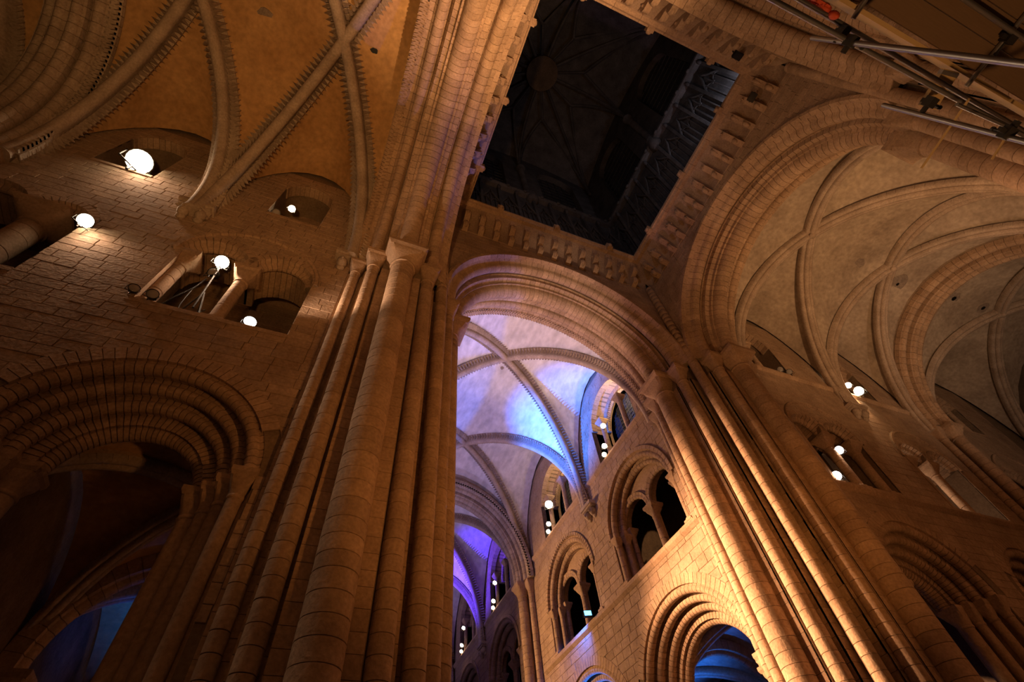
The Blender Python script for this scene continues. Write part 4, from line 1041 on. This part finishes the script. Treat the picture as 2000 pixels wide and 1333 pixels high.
# black floodlights between the corbels of the tower
flood_spots = [(F_C, 3.78, 'black floodlight between corbels of the row above the arch behind the scaffold'), (F_R, 4.35, 'black floodlight between corbels near the corner over the grey-vaulted transept')]
for Fm, uu, lb in flood_spots:
    u = -uu if Fm is F_C else uu
    P = Fm @ Vector((u, 5.45, 25.2)); A = Fm @ Vector((u, 3.0, 18.0))
    flood(tuple(P), tuple(A), lb, MGL)
spot('lantern_light', (5.5, -4.4, 27.0), (6.3, -3.6, 33), 420, (0.85, 0.86, 1.0), 120, 0.8, 0.08)
spot('lantern_fill_light', (-3.0, -3.5, 27.2), (5.5, 5.5, 33), 380, (0.72, 0.66, 0.75), 120, 0.9, 0.2)

# ------------------------------------------------------------------ scaffolding
ST = thing('scaffold', (-3.9, -5.0, 0), 'steel tube scaffold with clamps in front of the dim pier', 'scaffold')
Si = WM[ST.name].inverted()
def stube(a, b, name, r=0.0242):
    v, f = tube([a, b], r, 10); put(name, smooth_angle(mesh(xf(Si, v), f, MST), 50), WM[ST.name], ST)
def coupler(p, ax):
    p = Vector(p); ax = Vector(ax).normalized()
    v, f = merge(box(-0.045, 0.045, -0.05, 0.05, -0.035, 0.035), box(-0.02, 0.02, 0.05, 0.10, -0.02, 0.02), box(0.045, 0.10, -0.018, 0.018, -0.018, 0.018))
    Mx = Matrix.Translation(p) @ ax.to_track_quat('Z', 'Y').to_matrix().to_4x4()
    c = put('coupler', mesh(v, f, MCP), Mx, ST)
    put('bolt', smooth_angle(mesh(*lathe([(0.012, 0.04), (0.012, 0.13), (0.02, 0.13), (0.02, 0.15)], 8), MCP), 40), Mx, c)
SCAF = 1
# standards (their heads stand a little out of plumb)
stube((-4.95, -4.42, 0), (-4.68, -4.38, 7.05), 'standard')
stube((-3.62, -4.28, 0), (-3.50, -4.17, 7.0), 'standard')
stube((-4.95, -6.6, 0), (-4.9, -6.6, 7.6), 'standard')
stube((-2.4, -6.6, 0), (-2.4, -6.6, 7.6), 'standard')
# ledgers along the lift
stube((-7.4, -4.34, 6.42), (-1.9, -4.45, 6.50), 'ledger')
stube((-7.4, -4.50, 6.62), (-1.9, -4.52, 6.72), 'ledger')
stube((-6.2, -5.10, 6.66), (-1.5, -5.10, 6.70), 'ledger')
stube((-5.1, -6.6, 6.6), (-1.5, -6.6, 6.6), 'ledger')
for x in (-4.6, -3.0, -1.7): stube((x, -6.9, 6.75), (x, -4.6, 6.75), 'transom')
stube((-3.60, -4.32, 6.08), (-2.75, -4.38, 6.14), 'brace', 0.017)
for p, ax in (((-4.72, -4.39, 6.40), (1, 0, 0)), ((-4.70, -4.46, 6.62), (1, 0, 0)), ((-3.52, -4.3, 6.45), (1, 0, 0)), ((-3.54, -4.22, 5.5), (0, 0, 1)), ((-4.6, -5.05, 6.70), (0, 1, 0)), ((-4.66, -4.9, 6.72), (1, 0, 0)), ((-3.0, -5.05, 6.72), (0, 1, 0))):
    coupler(p, ax)
def board(a, b, w_, th, mat, label, group=None, edge=False):
    a, b = Vector(a), Vector(b); d = (b - a); L = d.length; e = d.normalized()
    up = Vector((0, 0, 1)); s = e.cross(up).normalized(); up = s.cross(e)
    M = Matrix(((e.x, s.x, up.x, a.x), (e.y, s.y, up.y, a.y), (e.z, s.z, up.z, a.z), (0, 0, 0, 1)))
    x = (th, w_) if edge else (w_, th)
    v, f = box(0, L, -x[0] / 2, x[0] / 2, -x[1] / 2, x[1] / 2)
    o = put('scaffold_board', mesh(v, f, mat), M, None, None, label, 'board', group)
    for q in (0.01, L - 0.05):
        v, f = box(q, q + 0.04, -x[0] / 2 - 0.004, x[0] / 2 + 0.004, -x[1] / 2 - 0.004, x[1] / 2 + 0.004); put('end_band', mesh(v, f, MST), M, o)
board((-7.0, -4.68, 6.90), (-1.6, -4.70, 6.92), 0.225, 0.038, MBD, 'long pale timber toe board on edge along the scaffold', edge=True)
for k in range(7):
    y = -4.86 - k * 0.235
    board((-5.15 + (k % 3) * 0.05, y, 6.80), (-1.5 + (k % 2) * 0.2, y, 6.80), 0.225, 0.038, MBD2, 'dark scaffold board in the platform above the tubes', 'dark platform boards')
board((-3.20, -4.30, 6.78), (-3.26, -4.65, 6.79), 0.19, 0.045, MBD, 'short yellow timber plank lying across the scaffold tubes')
# hanging rods below the lower tube
v, f = tube([(-3.18, -3.78, 6.32), (-3.23, -4.46, 6.38)], 0.012, 6)
put('tie_rod', mesh(xf(Si, v), f, MBD), WM[ST.name], ST)
v, f = tube([(-2.52, -4.12, 6.32), (-2.57, -4.50, 6.38)], 0.012, 6)
put('tie_rod', mesh(xf(Si, v), f, MBD), WM[ST.name], ST)
# orange netting tied to the rail
NV = []
nt = thing('safety_net', (-5.6, -4.55, 6.75), 'strip of orange safety netting tied to the scaffold rail', 'netting')
parts = []
for k in range(14):
    x = -6.3 + k * 0.10
    parts.append(tube([(x, -4.56, 6.62), (x + 0.02, -4.58, 6.86)], 0.012, 4))
for z in (6.66, 6.72, 6.78, 6.84): parts.append(tube([(-6.4, -4.57, z), (-4.95, -4.57, z - 0.02)], 0.012, 4))
v, f = merge(*parts)
put('mesh_strip', mesh(xf(WM[nt.name].inverted(), v), f, MNET), WM[nt.name], nt)
v, f = merge(blob((-4.95, -4.55, 6.70), 0.07, 0.05, 0.06, 8), blob((-4.87, -4.53, 6.64), 0.05, 0.04, 0.07, 8))
put('knot', smooth_angle(mesh(xf(WM[nt.name].inverted(), v), f, MNET), 60), WM[nt.name], nt)
